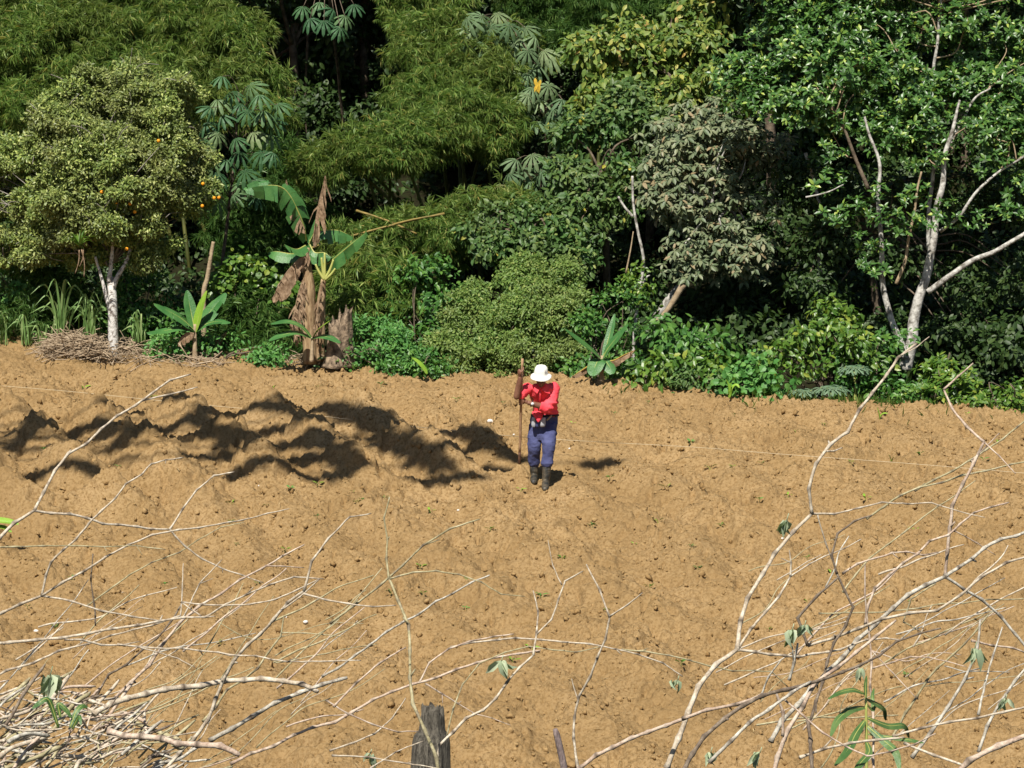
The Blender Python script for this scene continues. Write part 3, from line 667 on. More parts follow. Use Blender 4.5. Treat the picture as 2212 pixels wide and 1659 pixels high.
# slim stems standing in the dark
for lab, pts, r, y, m in (('pale slender leaning trunk rising from the field edge behind the man to the grey-green tree', [(1368, 775), (1372, 700), (1385, 610), (1390, 560), (1378, 500), (1368, 440), (1366, 380)], .03, 46.6, M_trunk_w),
                        ('dim straight trunk lit at one spot inside the dark forest', [(1772, 690), (1772, 620), (1770, 540), (1776, 470), (1760, 400), (1740, 330)], .045, 47.6, M_trunk_w),
                        ('thin bent liana stem hanging between the middle tree and the slender trunk', [(1352, 590), (1362, 540), (1368, 500)], .014, 46.4, M_trunk_t),
                        ('bare dead pole standing behind the young banana plant', [(440, 640), (448, 600), (456, 550), (461, 522)], .045, 46.8, M_trunk_t)):
    b_ = W(pts[0][0], pts[0][1], y); b_[2] = min(b_[2], float(ground_z(b_[0], b_[1]))); tt = plant('thin_trunk' if 'liana' not in lab else 'liana', b_, lab, 'trunk' if 'liana' not in lab else 'liana'); mb = MB()
    P = catmull([b_ - (0, 0, .1)] + [W(p[0], p[1], y) for p in pts], 6) if 'liana' not in lab else catmull([W(p[0], p[1], y) for p in pts], 6)
    tube(mb, P, np.linspace(r, r * .6, len(P)), 8); mb.build('stem', m, tt)
    if 'slender' in lab and 'liana' not in lab:
        mb = MB(); limb(mb, [(1388, 618), (1396, 600), (1404, 595)], .02, .01, y); mb.build('limb', M_trunk_w, tt); mb = MB(); limb(mb, [(1366, 470), (1350, 450), (1335, 425)], .022, .016, y); mb.build('limb', M_trunk_w, tt)
        foliage(tt, 'leaves', [(1395, 640, 46.5, 30, 25), (1355, 620, 46.5, 30, 20), (1370, 580, 46.7, 25, 20)], T_oval, M_ygreen, .09, .003, 1.0, tuft=(.1, .16))
tt = plant('broken_trunk', W(1430, 700, 47.3), 'pale broken trunk leaning in the shade under the grey-green tree', 'trunk'); mb = MB()
P = limb(mb, [(1408, 700), (1430, 680), (1450, 655), (1475, 615)], .03, .055, 47.2); mb.build('stem', M_trunk_t, tt)

# ----------------------------------------------------------------- tall trees at the back with unseen upper crowns, added to shade the forest behind
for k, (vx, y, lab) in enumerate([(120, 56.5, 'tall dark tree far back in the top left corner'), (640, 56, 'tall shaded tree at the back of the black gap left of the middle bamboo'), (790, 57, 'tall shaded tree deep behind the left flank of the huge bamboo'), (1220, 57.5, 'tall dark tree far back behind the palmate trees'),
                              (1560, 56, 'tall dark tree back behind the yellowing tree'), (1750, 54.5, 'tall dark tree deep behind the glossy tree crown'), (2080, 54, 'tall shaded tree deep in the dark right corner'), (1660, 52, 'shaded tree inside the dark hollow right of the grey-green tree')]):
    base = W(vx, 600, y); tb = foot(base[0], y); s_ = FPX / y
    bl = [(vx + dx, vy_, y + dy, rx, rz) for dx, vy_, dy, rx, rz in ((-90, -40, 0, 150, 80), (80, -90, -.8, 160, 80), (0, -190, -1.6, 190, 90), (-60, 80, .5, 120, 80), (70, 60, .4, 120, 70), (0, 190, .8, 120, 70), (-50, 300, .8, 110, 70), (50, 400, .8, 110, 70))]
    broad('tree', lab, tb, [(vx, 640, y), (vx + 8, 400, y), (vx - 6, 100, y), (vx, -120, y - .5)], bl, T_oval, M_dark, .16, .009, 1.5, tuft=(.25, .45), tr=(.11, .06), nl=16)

# ----------------------------------------------------------------- shrubs and low plants along the rim
def shrub(label, x, y, blobs, T, m, size, area, cov=2.0, name='shrub', **kw):
    base = W(x, 780, y); b_ = foot(base[0], y)
    t = plant(name, b_, label, name.split('_')[-1], kw.pop('group', None)); g = np.random.default_rng(hash_s(label))
    C = foliage(t, 'leaves', blobs, T, m, size, area, cov, **kw)
    mb = MB(); twigs(mb, C, b_, 22, .018, .004, g, .05); mb.build('stems', M_trunk_b, t); return t
shrub('big round pale green shrub with fine leaves just left of the man', 1090, 46.2, [(1160, 610, 46.6, 85, 45), (1080, 650, 46.4, 90, 50), (1220, 640, 46.5, 60, 50), (1010, 720, 46.0, 65, 65), (1100, 710, 45.9, 85, 60), (1180, 700, 46.0, 75, 55), (1050, 775, 45.6, 85, 40), (1150, 775, 45.6, 85, 42), (1220, 770, 45.8, 40, 45), (990, 790, 45.6, 35, 30), (1130, 575, 46.8, 35, 22), (1225, 590, 46.7, 30, 25), (1010, 655, 46.4, 35, 28), (1255, 690, 46.2, 25, 30), (965, 745, 45.9, 25, 30)], T_small, M_shrub, .06, .0011, 2.3, tuft=(.08, .17), shell=.3, sub=10)
shrub('low bright green shrub right of the tree stump', 800, 45.8, [(800, 730, 46.0, 55, 45), (850, 750, 45.8, 60, 40), (790, 775, 45.6, 50, 30), (890, 780, 45.5, 50, 25)], T_small, M_vine, .075, .0018, 2.4, tuft=(.1, .2))
shrub('dark glossy shrub between feathery bamboo and the round shrub', 930, 46.6, [(920, 610, 46.9, 55, 35), (960, 650, 46.7, 45, 45), (910, 690, 46.6, 55, 40), (950, 740, 46.2, 40, 40), (880, 640, 47, 40, 30)], T_oval, M_coffee, .10, .0038, 1.9, droop=.4)
shrub('dark coffee-like shrub with drooping glossy leaves, right of the slender trunk', 1470, 45.6, [(1440, 720, 45.6, 45, 28), (1500, 720, 45.6, 50, 30), (1470, 750, 45.4, 65, 32), (1540, 750, 45.5, 30, 25)], T_oval, M_coffee, .13, .006, 1.9, droop=.7)
shrub('low light green leafy plant at the rim right of the man', 1420, 45.0, [(1400, 790, 45.0, 45, 22), (1450, 800, 44.9, 45, 25), (1380, 815, 44.9, 40, 18), (1500, 810, 44.8, 40, 22), (1545, 790, 44.9, 35, 20)], T_oval, M_ygreen, .13, .006, 1.7, droop=.6)
shrub('heap of round-leaved vine at the rim left of the two papaya plants', 1640, 44.7, [(1600, 810, 44.7, 45, 28), (1650, 815, 44.6, 50, 32), (1690, 835, 44.5, 32, 28), (1580, 840, 44.5, 40, 20), (1640, 850, 44.4, 50, 18)], T_round, M_vine, .10, .0065, 2.0, name='vine', droop=.6, up=.1)
shrub('tangled low weeds at the rim between the light green plant and the vine', 1520, 44.7, [(1520, 835, 44.6, 45, 20), (1560, 820, 44.7, 30, 22), (1470, 830, 44.7, 40, 16)], T_oval, M_mid, .08, .0025, 2.2)
shrub('yellow-green leaning shrub under the pale stems of the glossy tree', 1790, 45.2, [(1790, 675, 45.4, 45, 28), (1840, 690, 45.3, 40, 30), (1750, 720, 45.2, 45, 32), (1810, 735, 45.0, 50, 30), (1710, 760, 45.0, 40, 30), (1770, 780, 44.9, 50, 28), (1850, 760, 45.1, 40, 35)], T_oval, M_ygreen, .115, .0047, 1.8, droop=.4)
shrub('dense green shrub at the foot of the pale stems', 1870, 44.9, [(1830, 800, 44.9, 45, 30), (1890, 790, 45.0, 40, 40), (1900, 740, 45.2, 35, 40), (1860, 830, 44.6, 40, 22), (1930, 840, 44.4, 50, 24), (1970, 860, 44.2, 40, 16)], T_oval, M_coffee, .10, .0036, 2.0, droop=.4)
shrub('bright leafy bush at the rim right of the pale stems', 2060, 44.2, [(2040, 800, 44.3, 24, 20), (2055, 830, 44.2, 30, 24), (2085, 850, 44.0, 42, 24), (2030, 855, 44.0, 35, 22), (2110, 870, 43.9, 28, 14)], T_ros, M_ygreen, .12, .027, 1.6, mode='whorl', ob=.5, up=.7)
shrub('low green weeds at the rim in the right corner', 2170, 43.7, [(2140, 885, 43.7, 35, 12), (2190, 878, 43.7, 40, 18), (2230, 880, 43.7, 40, 20), (2200, 850, 43.9, 25, 14)], T_oval, M_ygreen, .085, .0026, 2.2)
shrub('round-leaved creeper behind the sugar cane at the left side', 40, 47.8, [(30, 570, 47.8, 60, 40), (90, 560, 47.9, 50, 30), (20, 620, 47.6, 50, 40)], T_round, M_vine, .085, .0048, 1.9, name='creeper')
shrub('fine olive shrub behind the sugar cane, left of the orange trunk', 110, 47.6, [(100, 620, 47.5, 70, 45), (170, 640, 47.5, 50, 45), (60, 670, 47.3, 70, 40), (150, 690, 47.3, 60, 40), (20, 700, 47.2, 50, 40)], T_bam, M_bamboo_d, .13, .005, 2.0)
shrub('leafy green shrub just right of the orange tree trunk', 300, 47.2, [(290, 620, 47.2, 45, 35), (300, 670, 47.0, 50, 40), (270, 700, 46.9, 40, 30), (340, 700, 47, 40, 40), (330, 620, 47.4, 35, 35)], T_oval, M_coffee, .085, .0026, 2.1)
shrub('broad-leaved yellow-green climber right of the bare dead pole', 560, 47.4, [(520, 590, 47.5, 50, 22), (580, 600, 47.4, 40, 30), (550, 640, 47.2, 60, 30), (490, 620, 47.4, 40, 25), (610, 650, 47.2, 30, 30)], T_round, M_ygreen, .10, .0065, 1.7, name='climber', droop=.5)
shrub('low weeds at the foot of the young banana plant', 480, 46.2, [(480, 740, 46.3, 50, 25), (540, 770, 46.0, 50, 18), (370, 740, 46.4, 50, 28), (330, 755, 46.5, 40, 20), (600, 775, 45.9, 40, 14)], T_oval, M_vine, .075, .002, 2.0)
shrub('low weeds between the stump and the round shrub', 890, 45.4, [(920, 780, 45.4, 40, 22), (960, 795, 45.3, 35, 16), (850, 790, 45.5, 40, 12), (760, 780, 45.6, 25, 14)], T_oval, M_coffee, .08, .0024, 2.0)
shrub('dark weeds behind the young banana plant near the man', 1290, 45.6, [(1270, 720, 45.9, 45, 40), (1340, 740, 45.8, 40, 40), (1270, 790, 45.5, 50, 22), (1350, 800, 45.4, 40, 20), (1330, 660, 46.3, 45, 40), (1240, 700, 46, 30, 40)], T_oval, M_coffee, .09, .003, 2.0)

# leafy plants deep inside, shade put into their leaf colour: one mass nobody could count
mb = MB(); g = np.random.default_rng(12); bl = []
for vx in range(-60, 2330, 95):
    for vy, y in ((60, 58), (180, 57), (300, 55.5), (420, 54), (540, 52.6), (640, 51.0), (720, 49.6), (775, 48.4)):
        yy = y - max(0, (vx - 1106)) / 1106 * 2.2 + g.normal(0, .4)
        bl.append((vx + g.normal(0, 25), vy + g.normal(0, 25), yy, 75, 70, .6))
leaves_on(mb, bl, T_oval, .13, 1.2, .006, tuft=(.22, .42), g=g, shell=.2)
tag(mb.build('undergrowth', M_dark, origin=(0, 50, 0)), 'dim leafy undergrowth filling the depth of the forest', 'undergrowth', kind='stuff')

# papaya plants with grey-green cut leaves
for lab, vx, vy, y, s_ in (('taller papaya seedling with a pale bare stem at the rim, under the yellow-green shrub', 1795, 845, 44.25, 1), ('short papaya seedling with silvery leaves left of the taller one', 1735, 850, 44.4, .8), ('papaya seedling with dark cut leaves above and behind the other two', 1845, 800, 44.5, .9)):
    c = W(vx, vy, y); b_ = foot(c[0], y); tt = plant('papaya_plant', b_, lab, 'papaya plant', 'papaya seedlings'); g = np.random.default_rng(int(vx))
    mb = MB(); tube(mb, catmull([b_, (b_ + c) / 2 + (.02, 0, 0), c], 4), .014, 7); ml = MB(); T = palm_t(7, .24, .35, .5, 3)
    for k in range(8):
        a_ = k * 2.4; d = np.array([math.cos(a_), math.sin(a_), .35]); e_ = c + d * .16 * s_; tube(mb, np.array([c, e_]), .005, 5)
        inst(ml, T, rot_axes((d * (1, 1, -1))[None], np.array([[d[0] * .5, d[1] * .5 - .4, .8]])), e_[None], .19 * s_)
    mb.build('stem', M_midrib, tt); ml.build('leaves', M_papaya, tt, smooth=False)
# ================================================================= bananas, cane, stump and other plants at the rim
def bleaf(P, w, g, torn=0.0, droop=.25, fold=.3, up=(0, -.4, 1), n=16, shrivel=0.0, mb=None, rib=.012):
    """a banana leaf along the midrib P: two half-blades that fold up from the rib, split into strips where torn"""
    mb = mb or MB(); P = catmull(P, 8); t = np.linspace(0, 1, len(P)); tt = np.linspace(0, 1, n)
    P = np.stack([np.interp(tt, t, P[:, k]) for k in range(3)], -1)
    Tn = norm(np.gradient(P, axis=0)); up = np.asarray(up, float)
    S = norm(np.cross(Tn, up)); N = np.cross(S, Tn)
    wp = np.clip(np.sin(np.pi * np.clip(tt * .93 + .05, 0, 1))**.55, .03, 1) * w / 2
    for sg in (-1, 1):
        i = 0
        while i < n - 1:
            j = min(n - 1, i + (g.integers(1, 4) if torn and g.random() < torn else n))
            if torn and j > i + 3: j = i + 3
            a = fold + (g.normal(0, .5) * torn) - (g.uniform(.2, 1.2) * torn if torn else 0); sh = 1 - shrivel * g.random()
            k = np.arange(i, j + 1); cols = []
            for u in (0, .5, 1.0):
                q = S[k] * sg * math.cos(a) + N[k] * math.sin(a)
                cols.append(P[k] + q * (wp[k] * u * sh)[:, None] - np.array([0, 0, 1.0]) * (droop * wp[k] * u * u)[:, None] + g.normal(0, .012 * torn, 3) * u + (Tn[k] * (-.12 * u * wp[k])[:, None]))
            V = np.stack(cols, 1); m = len(k)
            if m > 1:
                b = np.arange(m - 1)[:, None] * 3
                F = np.concatenate([b + np.array([0, 1, 4, 3]), b + np.array([1, 2, 5, 4])])
                mb.add(V.reshape(-1, 3), F if sg > 0 else F[:, ::-1], 0)
            i = j
    tube(mb, P - N * rib * .4, np.linspace(rib, rib * .25, n), 5, mi=1)
    return mb

def wl(pts, y, dy=0.0):
    """points on the bearings pts, from distance y to y + dy"""
    return [W(p[0], p[1], y + dy * k / max(1, len(pts) - 1)) for k, p in enumerate(pts)]

# tall banana plant with dead leaves
g = np.random.default_rng(31); y = 45.7
t = thing('banana_plant', foot(*(W(670, 778, y)[[0, 1]])), 'tall ragged banana plant with torn green leaves and brown dead ones hanging down its stem', 'banana plant', 'banana plants')
mb = MB(); P = catmull(wl([(670, 786), (668, 700), (667, 630), (665, 590), (665, 535)], y), 8); tube(mb, P, np.interp(np.linspace(0, 1, len(P)), [0, .5, .75, 1], [.11, .10, .075, .03]) * (1 + .06 * vn3(P * 9, 3)), 12); mb.build('stem', M_pstem, t)
mb = MB(); P = catmull(wl([(689, 780), (692, 700), (694, 650), (699, 603)], y + .05), 8); tube(mb, P, np.interp(np.linspace(0, 1, len(P)), [0, .6, 1], [.085, .07, .04]) * (1 + .08 * vn3(P * 9, 4)), 12)
mb.build('stem', M_pstem, t)
mb = MB()
for e in ((681, 572), (693, 558), (700, 547), (719, 563), (723, 582)): limb(mb, [(699, 606), ((699 + e[0]) / 2 + .1 * (e[0] - 699), (606 + e[1]) / 2), e], .026, .015, y - .22)
mb.build('cut_stalks', M_midrib, t)
for k, (pts, w, torn, m, dy, kw) in enumerate([
    ([(662, 520), (657, 491), (646, 461), (627, 423), (603, 402), (560, 402), (528, 410)], .38, .8, M_banana, -.5, dict(fold=.1, droop=.45, up=(.2, -1, .35), n=26)),
    ([(668, 520), (690, 500), (730, 497), (762, 512)], .28, .6, M_banana, .35, dict(fold=-.3, droop=.6)),
    ([(700, 575), (722, 558), (755, 530), (792, 501)], .22, .5, M_banana, -.4, dict(fold=-.2, droop=.7, up=(0, -1, .5))),
    ([(668, 525), (684, 490), (697, 462), (699, 446)], .16, 0, M_banana, .1, dict(fold=.9)),
    ([(660, 530), (640, 538), (615, 528)], .28, .2, M_banana, -.3, dict(fold=-.2)),
    ([(656, 545), (630, 548), (598, 543), (580, 545)], .24, .2, M_banana, .25, dict(fold=-.2, droop=.6)),
    ([(668, 525), (680, 545), (700, 545), (716, 556)], .24, .6, M_banana, -.15, dict(fold=-.4, droop=.8))]):
    bleaf(wl(pts, y, dy), w, g, torn, **{'rib': .014, **kw}).build('leaf', [m, M_midrib], t, smooth=False)
for k, (pts, w) in enumerate([([(658, 495), (645, 461), (632, 420), (616, 388)], .24), ([(676, 520), (679, 480), (690, 430), (699, 399), (708, 378)], .34), ([(664, 545), (630, 574), (608, 607), (587, 650)], .26), ([(660, 610), (645, 645), (632, 680), (628, 705)], .26), ([(696, 612), (688, 650), (684, 700), (686, 740)], .16), ([(655, 650), (642, 690), (640, 740)], .22)]):
    for _ in range(2 if k > 1 else 1):
        o = bleaf([p + g.normal(0, .02, 3) for p in wl(pts, y - .12, -.1)], w, g, .9, fold=-.5, droop=1.5, shrivel=.75, n=34, rib=.010).build('dead_leaf', [M_dead, M_dead], t, smooth=False)

# small banana at its foot
y = 45.3
t = thing('banana_plant', foot(*(W(673, 770, y)[[0, 1]])), 'low banana sucker spreading four leaves at the foot of the tall ragged banana plant', 'banana plant', 'banana plants')
mb = MB(); P = catmull(wl([(673, 782), (674, 755), (675, 728)], y), 5); tube(mb, P, np.linspace(.035, .02, len(P)), 8); mb.build('stem', M_trunk_t, t)
for pts, w, m in (([(674, 730), (640, 718), (605, 725), (581, 736)], .17, M_banana), ([(673, 730), (650, 705), (620, 694), (585, 700)], .17, M_banana), ([(676, 730), (695, 726), (715, 730), (735, 741)], .17, M_banana), ([(676, 728), (688, 712), (700, 702), (713, 693)], .19, M_banana_y)):
    bleaf(wl(pts, y, -.2), w, g, .0, droop=.3, rib=.008).build('leaf', [m, M_midrib], t)

# young banana plant with one bright leaf
y = 46.0
t = thing('banana_plant', foot(*(W(420, 768, y)[[0, 1]])), 'young banana plant with one upright yellow-green leaf, right of the orange tree', 'banana plant', 'banana plants')
mb = MB(); P = catmull(wl([(421, 776), (421, 745), (421, 700)], y), 6); tube(mb, P, np.linspace(.045, .022, len(P)), 9); mb.build('stem', M_trunk_t, t)
for pts, w, m, torn, dy in (([(422, 715), (428, 690), (436, 660), (447, 628)], .2, M_banana_y, 0, -.1), ([(420, 712), (414, 680), (408, 652), (404, 627)], .2, M_banana, 0, .1), ([(419, 712), (395, 690), (365, 672), (332, 656)], .3, M_banana, .15, -.25), ([(419, 715), (390, 708), (355, 714), (316, 719)], .2, M_banana, .1, -.3), ([(423, 712), (440, 690), (465, 660), (488, 633)], .3, M_banana, .15, .35), ([(424, 714), (445, 700), (470, 694), (498, 697)], .2, M_banana, .1, -.1), ([(420, 714), (405, 700), (385, 698), (368, 702)], .18, M_banana, 0, -.2)):
    bleaf(wl(pts, y, dy), w, g, torn, droop=.3, rib=.009).build('leaf', [m, M_midrib], t)
bleaf(wl([(419, 720), (405, 718), (393, 726), (384, 742)], y - .1), .2, g, .8, fold=-.5, droop=1, shrivel=.4).build('dead_leaf', [M_dead, M_dead], t, smooth=False)

# banana plant beside the man
y = 44.75
t = thing('banana_plant', foot(*(W(1300, 815, y)[[0, 1]])), 'small banana plant at the rim just right of the man, broad leaf pointing up left', 'banana plant', 'banana plants')
mb = MB(); P = catmull(wl([(1300, 832), (1300, 800), (1301, 768)], y), 5); tube(mb, P, np.linspace(.04, .022, len(P)), 8); mb.build('stem', M_trunk_t, t)
for pts, w, m, torn, dy in (([(1300, 778), (1280, 758), (1255, 738), (1220, 711)], .27, M_banana, .0, -.25), ([(1302, 772), (1315, 750), (1333, 728), (1357, 700)], .24, M_banana, .1, -.1), ([(1303, 770), (1312, 740), (1320, 710), (1328, 678)], .12, M_banana, 0, .15), ([(1300, 775), (1292, 778), (1284, 795), (1280, 812)], .26, M_banana, .1, -.3), ([(1302, 775), (1310, 782), (1318, 795), (1322, 808)], .2, M_banana, .2, -.2)):
    bleaf(wl(pts, y, dy), w, g, torn, droop=.3, rib=.009).build('leaf', [m, M_midrib], t)
for pts in ([(1302, 780), (1325, 778), (1350, 765), (1371, 756)], [(1299, 780), (1275, 788), (1255, 800), (1237, 812)]):
    bleaf(wl(pts, y, -.2), .12, g, .9, fold=-.7, droop=1, shrivel=.6).build('dead_leaf', [M_dead, plainmat('yellow_rib', (.40, .26, .05), (.5, .34, .08), 5, .6)], t, smooth=False)

# little sprouts
for lab, lv, y in (('single bright yellow-green banana leaf poking up at the rim left of the man', [([(921, 808), (912, 795), (900, 782), (889, 773)], .15)], 44.9),
                   ('small pale banana sprout at the rim in front of the round-leaved vine', [([(1576, 860), (1576, 845), (1572, 830), (1568, 820)], .07), ([(1576, 858), (1582, 840), (1590, 832), (1597, 838)], .09), ([(1576, 858), (1577, 842), (1580, 826)], .05)], 43.9),
                   ('tiny pale sprout with one side leaf in the soil near the right edge', [([(1901, 908), (1899, 896), (1895, 880)], .035), ([(1901, 902), (1908, 894), (1918, 893)], .06)], None),
                   ('tiny pale forked sprout in the middle of the bare right part of the field', [([(1925, 1000), (1924, 990), (1920, 982)], .03), ([(1925, 1000), (1928, 992), (1931, 986)], .03)], None),
                   ('wide green leaf of a plant reaching in over the soil at the left edge', [([(-60, 1150), (-20, 1128), (15, 1128), (40, 1133)], .17), ([(-60, 1150), (-30, 1142), (5, 1140), (25, 1150)], .12)], None)):
    pts0 = lv[0][0][0]
    if y is None: p = on_ground(*pts0); y = p[1]
    b_ = W(*pts0, y); b_[2] = float(ground_z(b_[0], b_[1]))
    t = thing('banana_sprout', b_, lab, 'sprout')
    for pts, w in lv: bleaf(wl(pts, y, -.05), w, g, 0, fold=.5, droop=.2, rib=.006).build('leaf', [M_banana_y, M_midrib], t)

# stump
y = 45.5; c = W(730, 786, y); b_ = c.copy()
mb = MB(); V = []; th = np.linspace(0, 2 * math.pi, 28, endpoint=False)
hs = np.linspace(0, 1, 16)
for h in hs:
    rr = (.185 - .02 * h + .07 * (1 - h)**4) * (1 + .12 * np.sin(3 * th + 1) + .08 * np.sin(7 * th))
    top = .58 + .27 * (.5 + .5 * np.cos(th - .25))**1.0 + .05 * np.sin(9 * th) + .03 * np.sin(17 * th)
    V.append(np.stack([c[0] + rr * np.cos(th) + .03 * h, y + rr * np.sin(th), b_[2] - .05 + h * (top + .05)], -1))
V.append(np.stack([c[0] + .03 + .06 * np.cos(th), y + .06 * np.sin(th), np.full(28, b_[2] + .36)], -1))
V = np.array(V); V += .02 * np.stack([vn3(V.reshape(-1, 3) * 12, k) for k in (1, 2, 3)], -1).reshape(V.shape)
loftgrid(mb, V); o = mb.build('tree_stump', plainmat('stump_wood', (.07, .05, .034), (.34, .25, .17), 11, .95, .8, 25, lo=.38, hi=.62, detail=6), origin=b_)
tag(o, 'jagged rotten tree stump standing right of the tall ragged banana plant', 'stump')

# sugar cane clumps
for lab, vx, vb, vt, n, y, spr in (('tallest sugar cane clump at the rim left of the orange tree trunk', 133, 722, 600, 26, 46.7, .42), ('upright sugar cane clump close to the left side of the orange tree trunk', 193, 728, 625, 22, 46.5, .3), ('short cane clump just right of the orange tree trunk', 303, 738, 668, 14, 46.3, .28),
                                   ('cane clump cut off by the left edge', 3, 745, 655, 14, 47.0, .25), ('low pale cane clump between the left edge and the tallest cane', 62, 745, 678, 16, 46.9, .22), ('low grassy cane clump in front of the tallest cane', 95, 745, 690, 16, 46.8, .25)):
    c = W(vx, vb, y); b_ = foot(c[0], y); b_[2] = c[2]; H = W(vx, vt, y)[2] - c[2]; t = thing('sugar_cane', b_, lab, 'cane', 'sugar cane clumps')
    g = np.random.default_rng(int(vx) + 5); ml = MB(); ms = MB()
    for k in range(n):
        a_ = g.uniform(0, 6.28); h = H * g.uniform(.45, 1.0); L = spr * g.uniform(.3, 1.25); d = np.array([math.cos(a_), math.sin(a_) * .8, 0])
        s0 = b_ + g.normal(0, .05, 3) * (1, 1, 0); P = catmull([s0, s0 + (0, 0, h * .55) + d * L * .15, s0 + (0, 0, h) + d * L * .55, s0 + (0, 0, h * g.uniform(.55, .95)) + d * L * 1.25], 5)
        wd = np.interp(np.linspace(0, 1, len(P)), [0, .3, .7, 1], [.5, 1, .8, .05])[:, None] * .017; sd = norm(np.cross(np.gradient(P, axis=0), d + (0, -.8, .1))) 
        V = np.stack([P - sd * wd, P + (0, 0, -.004), P + sd * wd], 1).reshape(-1, 3); q = np.arange(len(P) - 1)[:, None] * 3
        ml.add(V, np.concatenate([q + np.array([0, 1, 4, 3]), q + np.array([1, 2, 5, 4])]))
    for k in range(4):
        s0 = b_ + g.normal(0, .06, 3) * (1, 1, 0); tube(ms, np.array([s0 - (0, 0, .05), s0 + (g.normal(0, .03), 0, H * .35)]), .007, 6)
    ml.build('leaves', M_cane, t, smooth=False); ms.build('stalks', M_cane, t)

# heaps of dry stalks on the rim
def heap(lab, vx0, vx1, vtop, vbot, n, name='brush_heap', seed=1):
    g = np.random.default_rng(seed); mb = MB()
    for k in range(n):
        u = g.random(); vx = vx0 + (vx1 - vx0) * u; e = math.sin(math.pi * min(1, .12 + .8 * u)) ; vb = vbot[0] + (vbot[1] - vbot[0]) * u
        p = on_ground(vx, vb); H = (vb - (vtop + (vb - vbot[0]))) / FPX * p[1] * e * .9
        p = p + (0, g.uniform(-.1, .75), 0); p[2] = float(ground_z(p[0], p[1])) + H * g.random()**.8 + .01
        d = norm(np.array([g.normal(0, 1), g.normal(0, .5), g.normal(0, .25)])); L = g.uniform(.12, .38)
        P = catmull([p - d * L, p + g.normal(0, .03, 3), p + d * L + (0, 0, -.05)], 3); tube(mb, P, g.uniform(.003, .009), 4)
    return tag(mb.build(name, plainmat('dry_stalk', (.20, .14, .085), (.46, .36, .25), 11, .9), origin=on_ground((vx0 + vx1) / 2, vbot[0])), lab, 'brush heap', kind='stuff')
heap('brown heap of dry stalks on the rim below the orange tree', 100, 245, 722, (768, 784), 620, seed=4)
heap('thin brown spread of dry stalks right of the large stalk heap', 235, 330, 742, (778, 790), 110, seed=5)
heap('small scatter of dry leaves and stalks below the young banana plant', 360, 470, 766, (785, 798), 80, seed=6)
heap('dry trash around the foot of the tall banana plant', 610, 780, 768, (788, 800), 180, seed=7)

# grass tufts along the rim
mb = MB(); g = np.random.default_rng(9); n = 6500
x = g.uniform(-8.3, 8.0, n); y = 45.3 - .275 * x + .16 * np.sin(x * .9 + 1) + .05 * np.sin(x * 2.7) + g.normal(.15, .42, n); k = vn2(x * 1.4, y * 0 + 3, 8) + g.normal(0, .35, n) - 1.3 * (edge_s(x, y) < -.02) > -.15
x, y = x[k], y[k]; n = len(x); d = norm(np.stack([g.normal(0, .5, n), g.normal(0, .4, n), np.ones(n)], -1))
inst(mb, leaf_t(.09, .4, .35), rot_axes(d, np.array([0, -1.0, .2]) + .6 * runit(n, g)), np.stack([x, y, ground_z(x, y) - .01], -1), g.uniform(.05, .22, n))
tag(mb.build('grass', leafmat('rim_grass', [(0, (.06, .11, .02)), (.7, (.11, .15, .035)), (1, (.24, .20, .08))], .5, .3, .3), origin=(0, 45, 0), smooth=False), 'short grass and weeds along the rim of the field', 'grass', kind='stuff')

# seedlings scattered over the soil
g = np.random.default_rng(17); protos = []
for k, (m, nl, w, L) in enumerate(((M_vine, 4, .55, .075), (M_banana_y, 3, .4, .09), (M_ygreen, 5, .5, .07), (M_mid, 6, .5, .06))):
    mb = MB(); ps = []
    for q in range(nl):
        a_ = q * 2.4 + k; d = np.array([math.cos(a_), math.sin(a_), .45 + .3 * (q % 2)]); inst(mb, leaf_t(w, .3, .2, 2), rot_axes(d[None], np.array([[0, -.3, 1.0]])), np.array([[0, 0, .02]]) + d * .02, L * (.8 + .3 * (q % 3) / 2))
    tube(mb, np.array([(0, 0, -.03), (0, 0, .03)]), .004, 4)
    protos.append(mb.mesh('seedling', (0, 0, 0), False, [m]))
spots = [(575, 1095), (510, 1180), (700, 1040), (760, 1065), (770, 1080), (785, 1085), (640, 1055), (490, 1090), (830, 1085), (1140, 1060), (1325, 1042), (1645, 1085), (1010, 1265), (1060, 1150), (355, 1265), (125, 1350), (895, 1300), (500, 1130), (1015, 1325), (1170, 1290), (1310, 1330), (1430, 1130), (1560, 1130), (1505, 1225), (1700, 1085), (1735, 1215), (1810, 1245), (1740, 1310), (1665, 1325), (1470, 1440), (1155, 1395), (845, 1290), (480, 1385), (1965, 1140), (1975, 1310), (1960, 1470), (1100, 1425), (905, 1235), (290, 890), (330, 855), (410, 905), (590, 912), (590, 840), (700, 835), (830, 845), (1090, 880), (1240, 920), (1410, 880), (1590, 905), (1720, 940), (1830, 1010), (2000, 985), (2090, 905), (1540, 1010), (1490, 960), (1330, 900), (980, 860), (760, 870), (205, 880), (180, 850), (250, 1010), (95, 985), (300, 1080), (160, 1240), (60, 1320), (1585, 1010), (1870, 1080), (1405, 1270), (1490, 1180), (1275, 1140), (1375, 1180), (1230, 1210), (690, 1120), (620, 1200), (560, 1280), (960, 1180), (930, 1120), (1440, 1060), (2120, 1000), (2150, 960), (1640, 1000), (1780, 920)]
